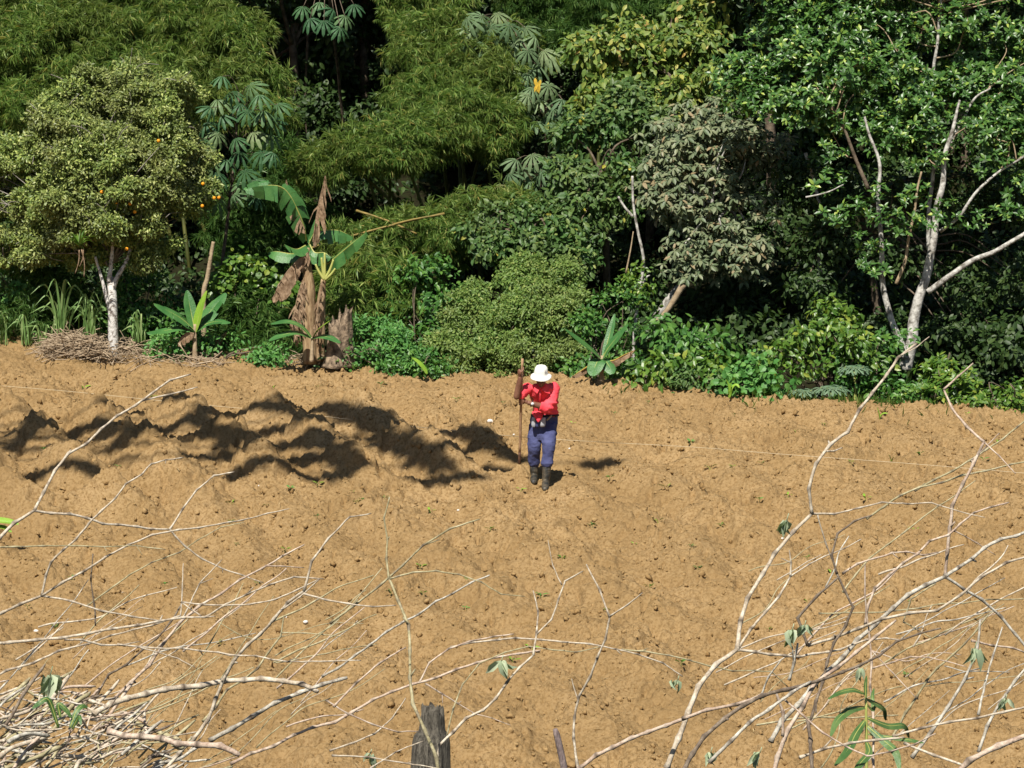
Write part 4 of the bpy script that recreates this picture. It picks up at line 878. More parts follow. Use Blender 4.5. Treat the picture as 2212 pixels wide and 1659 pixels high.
for vx, vy in spots:
    k = int(g.integers(4)); p = on_ground(vx + g.normal(0, 6), vy + g.normal(0, 4)); o = bpy.data.objects.new('seedling', protos[k]); COL.objects.link(o)
    o.location = (p[0], p[1], float(ground_z(p[0], p[1], True)) + .005); o.rotation_euler = (0, 0, g.uniform(0, 6.3)); o.scale = (g.uniform(.55, 1.25),) * 3
    tag(o, 'tiny green seedling sprouting from the bare tilled soil', 'seedling', 'seedlings on the bare soil')

# pale pebbles
mp = plainmat('pale_stone', (.55, .52, .48), (.75, .72, .68), 9, .8); me = None
for vx, vy, s_ in ((1059, 902, .045), (1063, 898, .03), (78, 1357, .032), (265, 1285, .035), (660, 1345, .03), (1110, 940, .02), (1350, 870, .03), (1372, 880, .022), (1230, 1000, .02), (560, 1040, .02), (990, 1110, .02), (620, 1330, .02), (1690, 1165, .02)):
    if me is None:
        mb = MB(); ball(mb, (0, 0, 0), (1, .8, .65), k=10); v = mb.v[0]; mb.v[0] = v * (1 + .18 * vn3(v * 1.7, 4))[:, None]; me = mb.mesh('pebble', (0, 0, 0), True, [mp])
    p = on_ground(vx, vy); o = bpy.data.objects.new('pebble', me); COL.objects.link(o); o.location = (p[0], p[1], float(ground_z(p[0], p[1], True)) + s_ * .3); o.scale = (s_,) * 3; o.rotation_euler = (0, 0, vx)
    tag(o, 'small whitish pebble lying on the tilled soil', 'pebble', 'whitish pebbles on the soil')

# the guide line stretched across the field
ends = [(-60, 826), (0, 833), (155, 846), (400, 871), (640, 893), (900, 922), (1130, 944), (1300, 955), (1500, 966), (1700, 982), (1960, 1001), (2212, 1022), (2280, 1028)]
P = np.array([G(*e) for e in ends]); 
for k, e in enumerate(ends): P[k] = W(e[0], e[1], P[k][1] - .75)
mb = MB(); tube(mb, catmull(P, 8), .0034, 5)
tag(mb.build('guide_string', plainmat('pale_string', (.48, .38, .24), (.6, .5, .34), 30, .8)), 'thin pale string stretched right across the field behind the man', 'string')
# ================================================================= the man with the digging bar
MX, MY = .368, 40.0
MZ = SLOPE * 0
def mp_(cx, cy, y=0.0):
    """a spot on the figure read off its close-up (cx, cy), y metres behind the feet -> world"""
    vx = 1056 + cx * .1929; vy = 755.2 + cy * .1929
    return W(vx, vy, MY + y)
skin = plainmat('brown_skin', (.15, .065, .040), (.24, .115, .074), 9, .5, .15, 40, spec=.4)
M_shirt = plainmat('red_cotton', (.70, .045, .065), (.92, .095, .12), 6, .8, .25, 90, spec=.15)
M_trous = plainmat('navy_cloth', (.055, .062, .15), (.085, .095, .205), 9, .85, .25, 80, spec=.15)
M_boot = plainmat('muddy_rubber', (.022, .022, .020), (.12, .095, .062), 14, .5, .3, 40, spec=.4, lo=.4, hi=.7)
M_hat = plainmat('white_cotton', (.78, .77, .72), (.86, .85, .80), 10, .9, .2, 120, spec=.1)
M_greyc = plainmat('grey_cloth', (.30, .31, .335), (.42, .43, .46), 12, .85, .2, 60)
M_blackc = plainmat('black_cloth', (.012, .012, .015), (.03, .03, .035), 12, .8)
M_steel = plainmat('steel', (.55, .55, .56), (.7, .7, .7), 20, .3)
M_barw = plainmat('worn_wood', (.30, .17, .09), (.50, .32, .19), 6, .7, .3, 40, stretch=(4, 4, .6))
M_rust = plainmat('rusty_iron', (.07, .035, .022), (.16, .085, .05), 22, .7, .4, 60)

man = thing('person', (MX, MY, float(ground_z(MX, MY))), 'man in red shirt, navy trousers and white brimmed hat, bent forward gripping a digging bar', 'person')
X3 = np.array([1.0, 0, 0]); Y3 = np.array([0, 1.0, 0]); Z3 = np.array([0, 0, 1.0])

# joints
hipL, kneeL, ankL = mp_(533, 850, .06), mp_(512, 1085, .02), mp_(506, 1300, .13)
hipR, kneeR, ankR = mp_(680, 850, .03), mp_(668, 1075, -.12), mp_(648, 1325, -.13)
soleL, soleR = mp_(506, 1462, .13), mp_(636, 1540, -.165)
pelvis, waist, chest, neck = mp_(612, 800, .05), mp_(628, 725, .03), mp_(595, 540, -.10), mp_(592, 405, -.20)
head = mp_(583, 318, -.29)
shL, shR = mp_(436, 432, -.17), mp_(722, 428, -.13)
elL, haL = mp_(312, 528, -.34), mp_(362, 250, -.44)
elR, haR = mp_(655, 655, -.27), mp_(372, 575, -.36)
barT, barB = mp_(374, 104, -.50), mp_(342, 1286, .10)
bd = norm(barT - barB)
def on_bar(z): return barB + bd * ((z - barB[2]) / bd[2])

mb = MB()                                              # body: one continuous surface
def seg(a, b, r0, r1, n=5, bulge=0.0):
    t = np.linspace(0, 1, n); P = a + (b - a) * t[:, None]; tube(mb, P, r0 + (r1 - r0) * t + bulge * np.sin(np.pi * t), 14)
hf = norm(np.array([.05, -.82, -.57])); hx = norm(np.cross(hf, Z3)); hu = np.cross(hx, hf)     # head bowed: forward, right, up
ax = np.array([hx, hf, hu])
ball(mb, head + hu * .035 - hf * .012, (.074, .092, .088), ax, 18)               # skull
ball(mb, head - hu * .035 + hf * .028, (.060, .066, .075), ax, 16)               # face
ball(mb, head - hu * .082 + hf * .058, (.032, .028, .024), ax, 12)               # chin
ball(mb, head - hu * .018 + hf * .100, (.014, .020, .024), ax, 10)               # nose
ball(mb, head - hu * .002 + hf * .088, (.010, .012, .026), ax, 10)               # bridge
ball(mb, head + hu * .020 + hf * .080, (.052, .016, .012), ax, 12)               # brow
for s_ in (-1, 1):
    ball(mb, head - hu * .026 + hf * .062 + hx * s_ * .040, (.022, .022, .020), ax, 10)   # cheeks
    ball(mb, head - hu * .008 - hf * .010 + hx * s_ * .077, (.010, .022, .032), ax, 10)   # ears
ball(mb, head - hu * .052 + hf * .090, (.026, .012, .008), ax, 10); ball(mb, head - hu * .064 + hf * .088, (.022, .012, .009), ax, 10)
seg(neck + (0, .02, -.04), head - hu * .04 - hf * .01, .062, .056)
loft(mb, [(pelvis - (0, 0, .07), X3 * .12, Y3 * .09), (pelvis, X3 * .145, Y3 * .105), (waist, X3 * .135, Y3 * .095), ((waist + chest) / 2, X3 * .14, Y3 * .095), (chest, X3 * .155, Y3 * .10), (chest * .35 + neck * .65, X3 * .14, Y3 * .085), (neck, X3 * .06, Y3 * .06)], 20)
for a, b_, c in ((shL, elL, haL), (shR, elR, haR)):
    seg(a, b_, .050, .040, 6, .004); d = norm(c - b_); wr = c - d * .075; seg(b_, wr, .043, .026, 7, .007); ball(mb, b_, .041)
for a, b_, c, s_ in ((hipL, kneeL, ankL, soleL), (hipR, kneeR, ankR, soleR)):
    seg(a, b_, .078, .052, 6); seg(b_, c, .052, .042, 6); seg(c, s_ + (0, .005, .05), .040, .032, 4); ball(mb, s_ + (0, -.05, .030), (.030, .085, .018))
def hand(h, el, thumb_up, side):
    """palm behind the bar, four fingers closing round its front, thumb along it"""
    c = on_bar(h[2]); d = norm(c - el); r = .019
    n = norm(d - bd * np.dot(d, bd)); sd = norm(np.cross(bd, n)) * side
    pc = c - n * (r + .012) + sd * .004
    ball(mb, pc - n * .006, (.017, .040, .046), np.array([n, sd, bd]), 12)
    wr = el + (c - el) * (1 - .085 / np.linalg.norm(c - el)); tube(mb, catmull([wr, (wr + pc) / 2, pc], 4), .026, 12)
    for k in range(4):
        z = (.033 - .022 * k) * thumb_up; rr = r + .0085; L = (2.5, 2.8, 2.7, 2.2)[k]
        th = np.linspace(math.pi * .80, math.pi * .80 - L - .3, 9)
        P = np.array([c + bd * (z - .004 * q * thumb_up) + (n * math.cos(t) + sd * math.sin(t)) * (rr + .002 * math.sin(q * 1.6)) for q, t in enumerate(th)])
        P = np.vstack([pc + bd * z + sd * .026, P]); tube(mb, P, np.linspace(.0098, .0075, len(P)), 8)
    P = catmull([pc + bd * .02 * thumb_up - sd * .034, c - sd * (r + .012) + bd * .045 * thumb_up - n * .004, c - sd * .014 + n * .012 + bd * .072 * thumb_up], 4)
    tube(mb, P, np.linspace(.0125, .009, len(P)), 8)
hand(haL, elL, 1, 1); hand(haR, elR, 1, 1)
V, N, Fs = remesh(mb, .0052, 3)
mb = MB(); mb.add(V, Fs); mb.build('body', skin, man)
for s_ in (-1, 1):
    mb = MB(); ball(mb, head - hu * .004 + hf * .083 + hx * s_ * .027, (.011, .008, .007), ax, 10); mb.build('eye', M_blackc, man)
mb = MB(); ball(mb, head - hu * .059 + hf * .097, (.020, .008, .0085), ax, 10); mb.build('lips', plainmat('lips', (.20, .10, .065), (.27, .14, .09), 20, .5), man)
mb = MB(); ball(mb, head + hu * .015 - hf * .035, (.079, .075, .062), ax, 16); mb.build('hair', plainmat('black_hair', (.012, .010, .009), (.03, .026, .024), 60, .8), man)

def wrinkle(V, N, amp, sc, seed, stretch=(1, 1, 1)):
    n = vn3(V * sc * np.asarray(stretch), seed); n2 = vn3(V * sc * 2.3 * np.asarray(stretch) + n[:, None] * .5, seed + 1)
    return V + N * ((1 - np.abs(n) * 2) * amp + n2 * amp * .5)[:, None]

mb = MB()                                              # shirt with sleeves
loft(mb, [(mp_(632, 742, .03), X3 * .172, Y3 * .125), (mp_(632, 690, .02), X3 * .170, Y3 * .128), (mp_(632, 640, -.01), X3 * .163, Y3 * .128), (mp_(622, 570, -.06), X3 * .180, Y3 * .135), (mp_(606, 490, -.12), X3 * .190, Y3 * .132), (mp_(594, 430, -.17), X3 * .182, Y3 * .115), (mp_(592, 395, -.19), X3 * .12, Y3 * .09), (mp_(590, 378, -.21), X3 * .07, Y3 * .068)], 28)
def sleeve(pts, rs): P = catmull(pts, 5); tube(mb, P, np.interp(np.linspace(0, 1, len(P)), np.linspace(0, 1, len(rs)), rs), 16)
ball(mb, shL + (0, 0, -.005), (.082, .085, .075)); ball(mb, shR + (0, 0, -.005), (.088, .09, .08))
sleeve([shL, shL + (elL - shL) * .45, shL + (elL - shL) * .78], [.08, .076, .078])
fR = norm(haR - elR)
sleeve([shR, (shR + elR) / 2 + (.022, .01, 0), elR, elR + fR * .07, elR + fR * .105], [.085, .078, .072, .064, .060])
ball(mb, elR + (0, 0, -.008), (.074, .07, .066))
tl = [mp_(q, r_, d_) for q, r_, d_ in ((548, 690, -.13), (552, 745, -.18), (554, 785, -.205), (556, 815, -.205))]   # front tail hanging to a point
loft(mb, [(tl[0], X3 * .085, Y3 * .035), (tl[1], X3 * .060, Y3 * .026), (tl[2], X3 * .036, Y3 * .020), (tl[3], X3 * .014, Y3 * .014)], 16)
V, N, Fs = remesh(mb, .0085, 4)
u1 = V @ norm(np.array([.75, .2, .62])); u2 = V @ norm(np.array([-.65, .2, .7])); nz = vn3(V * 5, 72)
V = V + N * (.0075 * np.sin(u1 * 62 + nz * 4) * np.clip(vn3(V * 4.5, 73) + .35, 0, 1) + .0075 * np.sin(u2 * 55 + nz * 4) * np.clip(vn3(V * 4.2, 74) + .3, 0, 1))[:, None]
V = wrinkle(V, N, .0035, 15, 75, (1, 1, 1.5))
lowR = (V[:, 0] > mp_(660, 0, 0)[0]) & (V[:, 2] < mp_(0, 560, 0)[2])
V[lowR] += N[lowR] * (.007 * np.sin(V[lowR, 2] * 90 + V[lowR, 0] * 12))[:, None]
mb = MB(); mb.add(V, Fs); shirt = mb.build('shirt', M_shirt, man)
for pts in ([(565, 445, -.33), (515, 408, -.31), (496, 452, -.325), (540, 492, -.335)], [(592, 446, -.33), (652, 402, -.295), (688, 495, -.285), (632, 478, -.325)]):
    q = np.array([mp_(*p) for p in pts]); mb = MB(); f_ = np.array([0, -.014, 0]); c_ = q.mean(0) + f_
    V = np.vstack([q, q + f_]); mb.add(V, [np.array([[4, 5, 6, 7], [3, 2, 1, 0]]), np.array([[0, 1, 5, 4], [1, 2, 6, 5], [2, 3, 7, 6], [3, 0, 4, 7]])]); mb.build('collar', M_shirt, shirt if False else man, smooth=False)

mb = MB(); q = [mp_(c_, r_, d_) for c_, r_, d_ in ((574, 460, -.318), (570, 520, -.285), (562, 590, -.235), (556, 650, -.19))]
loft(mb, [(v, X3 * .017, np.array([0, -.010, .003])) for v in q], 8); mb.build('placket', M_shirt, man)
mb = MB()                                              # trousers
loft(mb, [(mp_(628, 722, .03), X3 * .172, Y3 * .12), (mp_(620, 770, .04), X3 * .178, Y3 * .125), (mp_(614, 840, .05), X3 * .178, Y3 * .125), (mp_(606, 940, .04), X3 * .160, Y3 * .115), (mp_(600, 1010, .03), X3 * .125, Y3 * .10)], 26)
for hp, kn, an, sg in ((hipL, kneeL, ankL, -1), (hipR, kneeR, ankR, 1)):
    P = catmull([hp, (hp + kn) / 2 + X3 * .006 * sg, kn, (kn + an) / 2, an + (0, 0, .015)], 5); tube(mb, P, np.interp(np.linspace(0, 1, len(P)), [0, .25, .5, .75, .93, 1], [.10, .092, .082, .075, .074, .066]), 18)
V, N, Fs = remesh(mb, .0085, 4)
V = wrinkle(V, N, .010, 6, 81, (1.2, 1, 1.3)); V = wrinkle(V, N, .004, 17, 85, (1, 1, 1.6))
mb = MB(); mb.add(V, Fs); mb.build('trousers', M_trous, man)
mb = MB(); c = mp_(628, 733, .03); th = np.linspace(0, 2 * math.pi, 40); tube(mb, c + np.stack([.178 * np.cos(th), .128 * np.sin(th), th * 0], -1), .014, 8); mb.build('belt', M_blackc, man)

for an, so_, kx in ((ankL, soleL, -.04), (ankR, soleR, -.05)):     # rubber boots
    mb = MB(); up_ = norm(an - so_); top = an + (0, 0, .012); fw = norm(np.array([kx, -1, -.21]))
    tube(mb, catmull([top, (top + so_) / 2, so_ + (0, .015, .085)], 4), np.array([.061, .060, .058, .056, .054, .052, .050, .049, .052]), 18)
    loft(mb, [(so_ + (0, .075, .058), X3 * .030, Z3 * .035), (so_ + (0, .055, .055), X3 * .043, Z3 * .05), (so_ + (0, 0, .052), X3 * .048, Z3 * .06), (so_ + fw * .08 + (0, 0, .046), X3 * .048, Z3 * .05), (so_ + fw * .14 + (0, 0, .036), X3 * .050, Z3 * .038), (so_ + fw * .185 + (0, 0, .03), X3 * .036, Z3 * .028), (so_ + fw * .20 + (0, 0, .026), X3 * .015, Z3 * .015)], 18)
    V, N, Fs = remesh(mb, .007, 3); V = wrinkle(V, N, .0025, 16, 91, (1, 1, 2)); mb = MB(); mb.add(V, Fs); mb.build('boot', M_boot, man)

# hat: soft crown, wavy brim, tipped forward with the head
mb = MB(); ht = norm(hu * .80 + Z3 * .75 - hf * .05); hr = norm(np.cross(hf, ht)); hr = hr if hr[0] > 0 else -hr; hb = np.cross(ht, hr)
hc = head + hu * .062 - hf * .01
prof = [(.0, .118), (.035, .116), (.062, .104), (.080, .080), (.088, .045), (.091, .012), (.094, -.002), (.108, -.014), (.126, -.028), (.142, -.044), (.139, -.050), (.120, -.034), (.098, -.012), (.086, -.004)]
th = np.linspace(0, 2 * math.pi, 44, endpoint=False); V = []
for r_, z_ in prof:
    fl = max(0, (r_ - .094)) / .048
    dip = fl * (.010 * np.cos(2 * th + .5) - .014 * np.cos(th) * 0 + .010 * np.sin(3 * th + 1)) 
    rr = r_ * (1 + .05 * fl * np.sin(2 * th))
    V.append(hc + rr[:, None] * (np.cos(th)[:, None] * hr + 1.08 * np.sin(th)[:, None] * hb) + (z_ + dip)[:, None] * ht)
V = np.array(V); sh = V.shape; Vv = V.reshape(-1, 3); Vv = Vv + .004 * np.stack([vn3(Vv * 22, k) for k in (1, 2, 3)], -1)
loftgrid(mb, Vv.reshape(sh), True); hat = mb.build('hat', M_hat, man)
mb = MB(); gq = np.random.default_rng(5)                 # small dark print on the side of the crown
for (a_, z_, s_) in ((.62, .060, .006), (.72, .045, .005), (.50, .050, .004), (.60, .035, .004), (.80, .064, .004), (.56, .075, .004), (.68, .028, .003)):
    a0 = -math.pi / 2 + a_; r_ = float(np.interp(z_, [.045, .08, .104], [.0885, .0805, .063])) 
    d = math.cos(a0) * hr + 1.08 * math.sin(a0) * (hb if hb[1] > 0 else -hb); c = hc + d * (r_ + .0045) + ht * z_
    ball(mb, c, (s_, s_ * .35, s_ * 1.2), np.array([norm(np.cross(d, ht)), norm(d), ht]), 8)
mb.build('print', plainmat('grey_print', (.12, .12, .13), (.3, .3, .32), 80, .8), hat)

# watch, waist pouch, knife handle
d = norm(haR - elR); c = elR + (haR - elR) * .62; mb = MB()
p1 = norm(np.cross(d, Z3)); p2 = np.cross(p1, d); th = np.linspace(0, 2 * math.pi, 22)
tube(mb, c + .0365 * (np.cos(th)[:, None] * p1 + np.sin(th)[:, None] * p2), .007, 6); wa = mb.build('wristwatch', M_blackc, man)
f_ = p1 if p1[1] < 0 else -p1; mb = MB(); fc = c + f_ * .042; tube(mb, np.array([fc - f_ * .006, fc + f_ * .007]), .021, 16); mb.build('dial', M_steel, wa)
for nm, x0, x1, m_, y_ in (('pouch', 478, 524, M_greyc, -.17), ('pouch', 572, 638, M_greyc, -.175), ('pouch_flap', 520, 576, M_trous, -.165)):
    a, b_ = mp_(x0, 762, y_), mp_(x1, 868, y_); c = (a + b_) / 2; hw, hh = (b_[0] - a[0]) / 2, (a[2] - b_[2]) / 2; mb = MB()
    loft(mb, [(c + (0, .03, hh * q), X3 * hw * w_, Y3 * .035 * w_, .6) for q, w_ in ((1, .8), (.85, .92), (.3, .98), (-.4, 1.05), (-.85, .90), (-1, .55))], 20); mb.v[0] = mb.v[0] + .008 * np.stack([vn3(mb.v[0] * 14, q) for q in (1, 2, 3)], -1); o = mb.build(nm, m_, man)
mb = MB(); a, b_ = mp_(648, 792, -.15), mp_(704, 738, -.13); tube(mb, catmull([a, (a + b_) / 2 + (0, -.01, 0), b_], 4), np.array([.008, .010, .011, .011, .011, .012, .012, .013, .010]), 9); mb.build('knife_handle', M_trunk_t, man)

# digging bar: a thing of its own
t = thing('digging_bar', barB, 'long straight digging bar with a wooden shaft and dark iron tip, held by the man', 'digging bar')
mb = MB(); P = np.array([barB + (barT - barB) * q for q in np.linspace(.10, 1, 14)]); P = P + .003 * np.stack([vn3(P * 3, k) for k in (5, 6, 7)], -1); tube(mb, P, np.linspace(.0175, .0165, 14), 12); mb.build('shaft', M_barw, t)
mb = MB(); tube(mb, np.array([barB + (barT - barB) * q for q in (.0, .02, .05, .08, .12)]), np.array([.010, .021, .023, .020, .019]), 10); mb.build('tip', M_rust, t)
# ================================================================= dead branches, post and plants close to the camera
def tA(p): return (p[0] * .4213, p[1] * .4213 + 960)
def tB(p): return (p[0] * .4213 + 737.3, p[1] * .4213 + 960)
def tC(p): return (p[0] * .5756 + 1474.6, p[1] * .5756 + 704)
def tV(p): return p
TF = dict(A=tA, B=tB, C=tC, V=tV)
def barkmat(name, c1, c2, c3):
    m, nt, b = mat(name)
    c = ramp(nt, [(.38, c1), (.5, c2), (.62, c3)], noise(nt, 30, 6, .85)); c = mixc(nt, ramp(nt, [(.57, (0, 0, 0)), (.66, (.75, .75, .75))], noise(nt, 22, 4, .7)), c, (.17, .13, .10))
    at = nt.nodes.new('ShaderNodeAttribute'); at.attribute_name = 'node'
    c = mixc(nt, at.outputs['Fac'], c, (.10, .075, .055)); nt.links.new(c, b.inputs['Base Color'])
    b.inputs['Roughness'].default_value = .8; b.inputs['Specular IOR Level'].default_value = .25
    bp = nt.nodes.new('ShaderNodeBump'); bp.inputs['Strength'].default_value = .5; bp.inputs['Distance'].default_value = .003
    nt.links.new(noise(nt, 110, 3), bp.inputs['Height']); nt.links.new(bp.outputs[0], b.inputs['Normal']); return m
M_br = [barkmat('pale_dead_bark', (.27, .21, .15), (.47, .395, .30), (.64, .57, .46)), barkmat('pinkish_dead_bark', (.29, .20, .15), (.48, .37, .285), (.62, .52, .42)), barkmat('olive_dead_bark', (.21, .18, .10), (.36, .315, .18), (.48, .43, .28)), barkmat('dark_dead_bark', (.085, .062, .044), (.16, .12, .088), (.28, .23, .17)), barkmat('grey_lichen_bark', (.21, .185, .15), (.42, .385, .32), (.64, .60, .52))]

def branch(label, y, strands, m=0, name='dead_branch', g=None, rise=.13):
    """strands: (frame letter, points, radius at start, radius at end) in photo units; joined strands share points"""
    g = g or np.random.default_rng(hash_s(label)); mb = MB(); nodes = []
    ph = g.uniform(0, 9, 3); k = y / FPX
    for fr, pts, r0, r1 in strands:
        q = np.array([TF[fr](p) for p in pts], float)
        P = []
        for v in q:                                     # depth drifts smoothly from place to place, so joints stay joined
            dy = .13 * math.sin(v[0] * .006 + ph[0]) + .05 * math.sin(v[1] * .009 + ph[1]) - rise * (v[1] - 1300) / 360
            P.append(W(v[0], v[1], y + dy))
        P = catmull(P, 8); L = np.concatenate([[0], np.cumsum(np.linalg.norm(np.diff(P, axis=0), axis=1))]); period = g.uniform(.05, .085)
        m_ = max(2, int(L[-1] / period)); s = np.linspace(0, L[-1], m_ + 1); K_ = np.stack([np.interp(s, L, P[:, j]) for j in range(3)], -1)
        K_[1:-1] += g.normal(0, .0032, (len(K_) - 2, 3))                       # a slight kink at every node
        n = max(8, m_ * 5 + 1); u_ = np.linspace(0, m_, n); P = np.stack([np.interp(u_, np.arange(m_ + 1), K_[:, j]) for j in range(3)], -1)
        P = P + .0012 * np.stack([vn3(P * 45, j + 8) for j in range(3)], -1)
        r = np.linspace(r0, r1, n) * k * .77; fr_ = (u_ + .5) % 1
        bump = np.exp(-((fr_ - .5) / .10)**2); r = r * (1 + .42 * bump + .10 * vn3(P * 30, 7)); r[-1] *= .6
        nv0 = mb.n; tube(mb, P, r, 7); nodes.append(np.repeat(np.exp(-((fr_ - .5) / .12)**2) * (g.random(n) * 1.1), 7))
        for q_ in range(1, m_):                         # snapped-off side shoots
            if g.random() < .16:
                d_ = norm(P[min(n - 1, q_ * 5 + 3)] - P[q_ * 5 - 3] + 0) * .6 + norm(g.normal(size=3)) * .9; l_ = g.uniform(.008, .035); c_ = P[q_ * 5]
                tube(mb, np.array([c_, c_ + d_ * l_ * .6, c_ + d_ * l_]), np.array([.6, .5, .35]) * r[q_ * 5], 5); nodes.append(np.full(15, .3))
    o = mb.build(name, M_br[m], origin=mb.v[0][0]); a = o.data.attributes.new('node', 'FLOAT', 'POINT'); a.data.foreach_set('value', np.concatenate(nodes).astype(np.float32))
    return tag(o, label, 'branch', 'dead branches in front of the field')

branch('long pale forked dead branch leaning from the left edge up across the shaded ridges', 9.6, [('V', [(-40, 1195), (0, 1161), (74, 1103)], 5, 4.4), ('V', [(74, 1103), (100, 1050), (133, 998), (177, 961), (240, 911), (277, 888), (307, 865), (377, 815), (413, 808)], 4.2, 2.6), ('V', [(307, 865), (353, 858), (393, 841), (427, 836)], 2.8, 1.8),
       ('A', [(175, 340), (390, 365), (560, 405), (740, 430), (870, 437)], 3.6, 3.0), ('A', [(870, 437), (985, 270), (1075, 160), (1190, 130), (1205, 140)], 3.0, 1.8), ('A', [(870, 437), (1000, 565), (1110, 630), (1270, 680), (1350, 710)], 2.8, 1.6)])
branch('dead branch at the left dividing into a tall curved, a level and a sinking twig', 9.2, [('A', [(-90, 905), (0, 870), (215, 775)], 4.2, 3.6), ('A', [(215, 775), (400, 660), (560, 570), (720, 485), (870, 445), (1080, 410), (1260, 390), (1430, 320), (1485, 330)], 3.4, 1.6), ('A', [(215, 775), (225, 690), (260, 610), (340, 530), (450, 410), (580, 280), (690, 165), (800, 90), (940, 68)], 3.4, 1.8), ('A', [(215, 775), (330, 810), (540, 850), (700, 880), (830, 905)], 3.0, 2.0)])
branch('thin wavy twig lying level from the left edge', 8.9, [('A', [(-80, 530), (200, 520), (370, 515), (510, 530), (620, 500), (740, 535), (850, 540)], 2.4, 1.3)], 2)
branch('long nearly straight dead branch rising gently from the left edge, double-tipped', 8.8, [('A', [(-80, 1025), (200, 1005), (400, 980), (650, 935), (800, 910), (1030, 880), (1150, 840), (1330, 740), (1460, 690), (1660, 690)], 4.6, 2.0), ('A', [(930, 810), (1100, 825), (1280, 820), (1440, 790), (1560, 730), (1640, 690)], 2.6, 1.8), ('A', [(1030, 880), (1000, 850), (930, 810)], 2.6, 2.2)], 0)
branch('thin dead branch bending sharply upright in the left half', 9.0, [('A', [(-90, 1230), (120, 1140), (300, 1060), (480, 1000), (700, 950), (900, 900), (940, 810), (930, 700), (940, 610)], 3.4, 1.6), ('A', [(945, 880), (1000, 760), (1060, 650), (1140, 590)], 2.2, 1.3)], 0)
branch('smooth pinkish dead stem slanting up through the brush, thickest of the left slanting ones', 9.5, [('A', [(470, 1400), (570, 1310), (750, 1140), (880, 960), (1010, 840), (1130, 760), (1270, 670), (1360, 620), (1440, 580), (1560, 515)], 4.8, 2.2), ('A', [(1360, 622), (1450, 625), (1560, 632)], 2, 1.4)], 1)
branch('tall pale dead stem climbing steeply from the bottom and bending right at its tip', 8.6, [('A', [(760, 1760), (860, 1650), (960, 1550), (1080, 1400), (1130, 1230), (1190, 1130), (1270, 1040), (1340, 960), (1440, 850), (1560, 750)], 5.4, 4.0), ('A', [(1560, 750), (1580, 640), (1640, 520), (1750, 410), (1830, 350), (1872, 320), (1905, 355)], 3.8, 1.4), ('A', [(1560, 765), (1750, 810), (1870, 825), (2030, 825)], 2.8, 1.8), ('A', [(1440, 850), (1540, 790), (1640, 690)], 2.6, 1.6)], 0)
branch('olive dead stem crossing the brush beside the pale steep one', 9.1, [('A', [(1040, 1420), (1140, 1290), (1290, 1170), (1440, 970), (1455, 880)], 3.6, 2.2), ('A', [(1440, 965), (1600, 972), (1750, 985)], 1.8, 1.3)], 2)
branch('long thin twig running level across the lower left above the thick log', 8.4, [('A', [(330, 1000), (620, 1030), (860, 1045), (1100, 1060), (1280, 1090), (1450, 1110), (1750, 1115), (1850, 1108)], 2.8, 1.8), ('A', [(600, 1025), (780, 1060), (920, 1100), (1000, 1145)], 2.4, 1.2)], 0)
branch('thick knobby pale log arching across the top of the brush pile', 8.9, [('A', [(480, 1380), (600, 1320), (800, 1262), (1000, 1240), (1160, 1215), (1300, 1205), (1450, 1215), (1560, 1240), (1630, 1268)], 8.5, 6.5)], 0, 'log')
branch('thick grey log lying aslant with its lower side in shade, right of the brush pile', 9.2, [('A', [(1075, 1518), (1300, 1395), (1500, 1280), (1660, 1220), (1780, 1195)], 6.5, 5.0)], 4, 'log')
branch('stout light log with a cut pointed end, at the right foot of the brush pile', 8.5, [('A', [(560, 1470), (660, 1490), (900, 1522), (1080, 1545), (1230, 1592)], 9, 8)], 1, 'log')
branch('long dead branch sweeping from behind the brush pile to the middle, above the post', 9.3, [('A', [(1180, 1640), (1400, 1540), (1600, 1460), (1750, 1400), (1975, 1275), (2150, 1220), (2310, 1160), (2530, 1100), (2770, 1058)], 4.4, 2.8), ('B', [(400, 1222), (455, 1110), (560, 1040), (700, 1000), (800, 975), (885, 972)], 2.6, 2.0), ('B', [(430, 1225), (580, 1320), (720, 1390), (870, 1440)], 2.4, 1.0)], 1)
branch('grey dead twig climbing through the left brush with a kinked top', 9.4, [('A', [(470, 1350), (500, 1280), (560, 1180), (700, 1080), (830, 960), (930, 820)], 3.2, 2.4)], 3)
branch('thin dark twig standing almost upright at the left', 9.0, [('A', [(478, 560), (475, 700), (492, 930)], 1.6, 2.6)], 3)
branch('faint long olive twig slanting up behind the other left branches', 10.0, [('A', [(440, 830), (620, 700), (780, 610), (950, 540), (1060, 460), (1250, 400)], 2.4, 1.2)], 2)
branch('tall dead stem rising behind the grey post and forking far up in the middle', 8.8, [('B', [(505, 1740), (495, 1640), (480, 1560), (400, 1420), (355, 1250), (340, 1050), (330, 880), (245, 690)], 5.0, 3.4), ('B', [(245, 690), (225, 500), (222, 400), (247, 268)], 3.0, 1.9), ('B', [(245, 690), (420, 645), (600, 655), (700, 690), (800, 755), (940, 780)], 2.6, 1.2), ('B', [(-60, 920), (100, 780), (245, 680), (420, 520), (570, 430), (710, 382)], 3.2, 2.2)], 2)
branch('straight dead branch sloping up to the right across the tall middle stem', 9.4, [('B', [(-100, 1190), (0, 1130), (180, 1010), (330, 900), (500, 800), (640, 730), (760, 670)], 3.6, 2.2)], 4)
branch('long wavy twig bridging from the middle to the right bushy stems', 9.6, [('B', [(560, 1040), (720, 1010), (960, 995), (1150, 1010), (1300, 1025), (1400, 1045), (1500, 1070), (1650, 1120), (1750, 1190)], 2.8, 2.0)], 0)
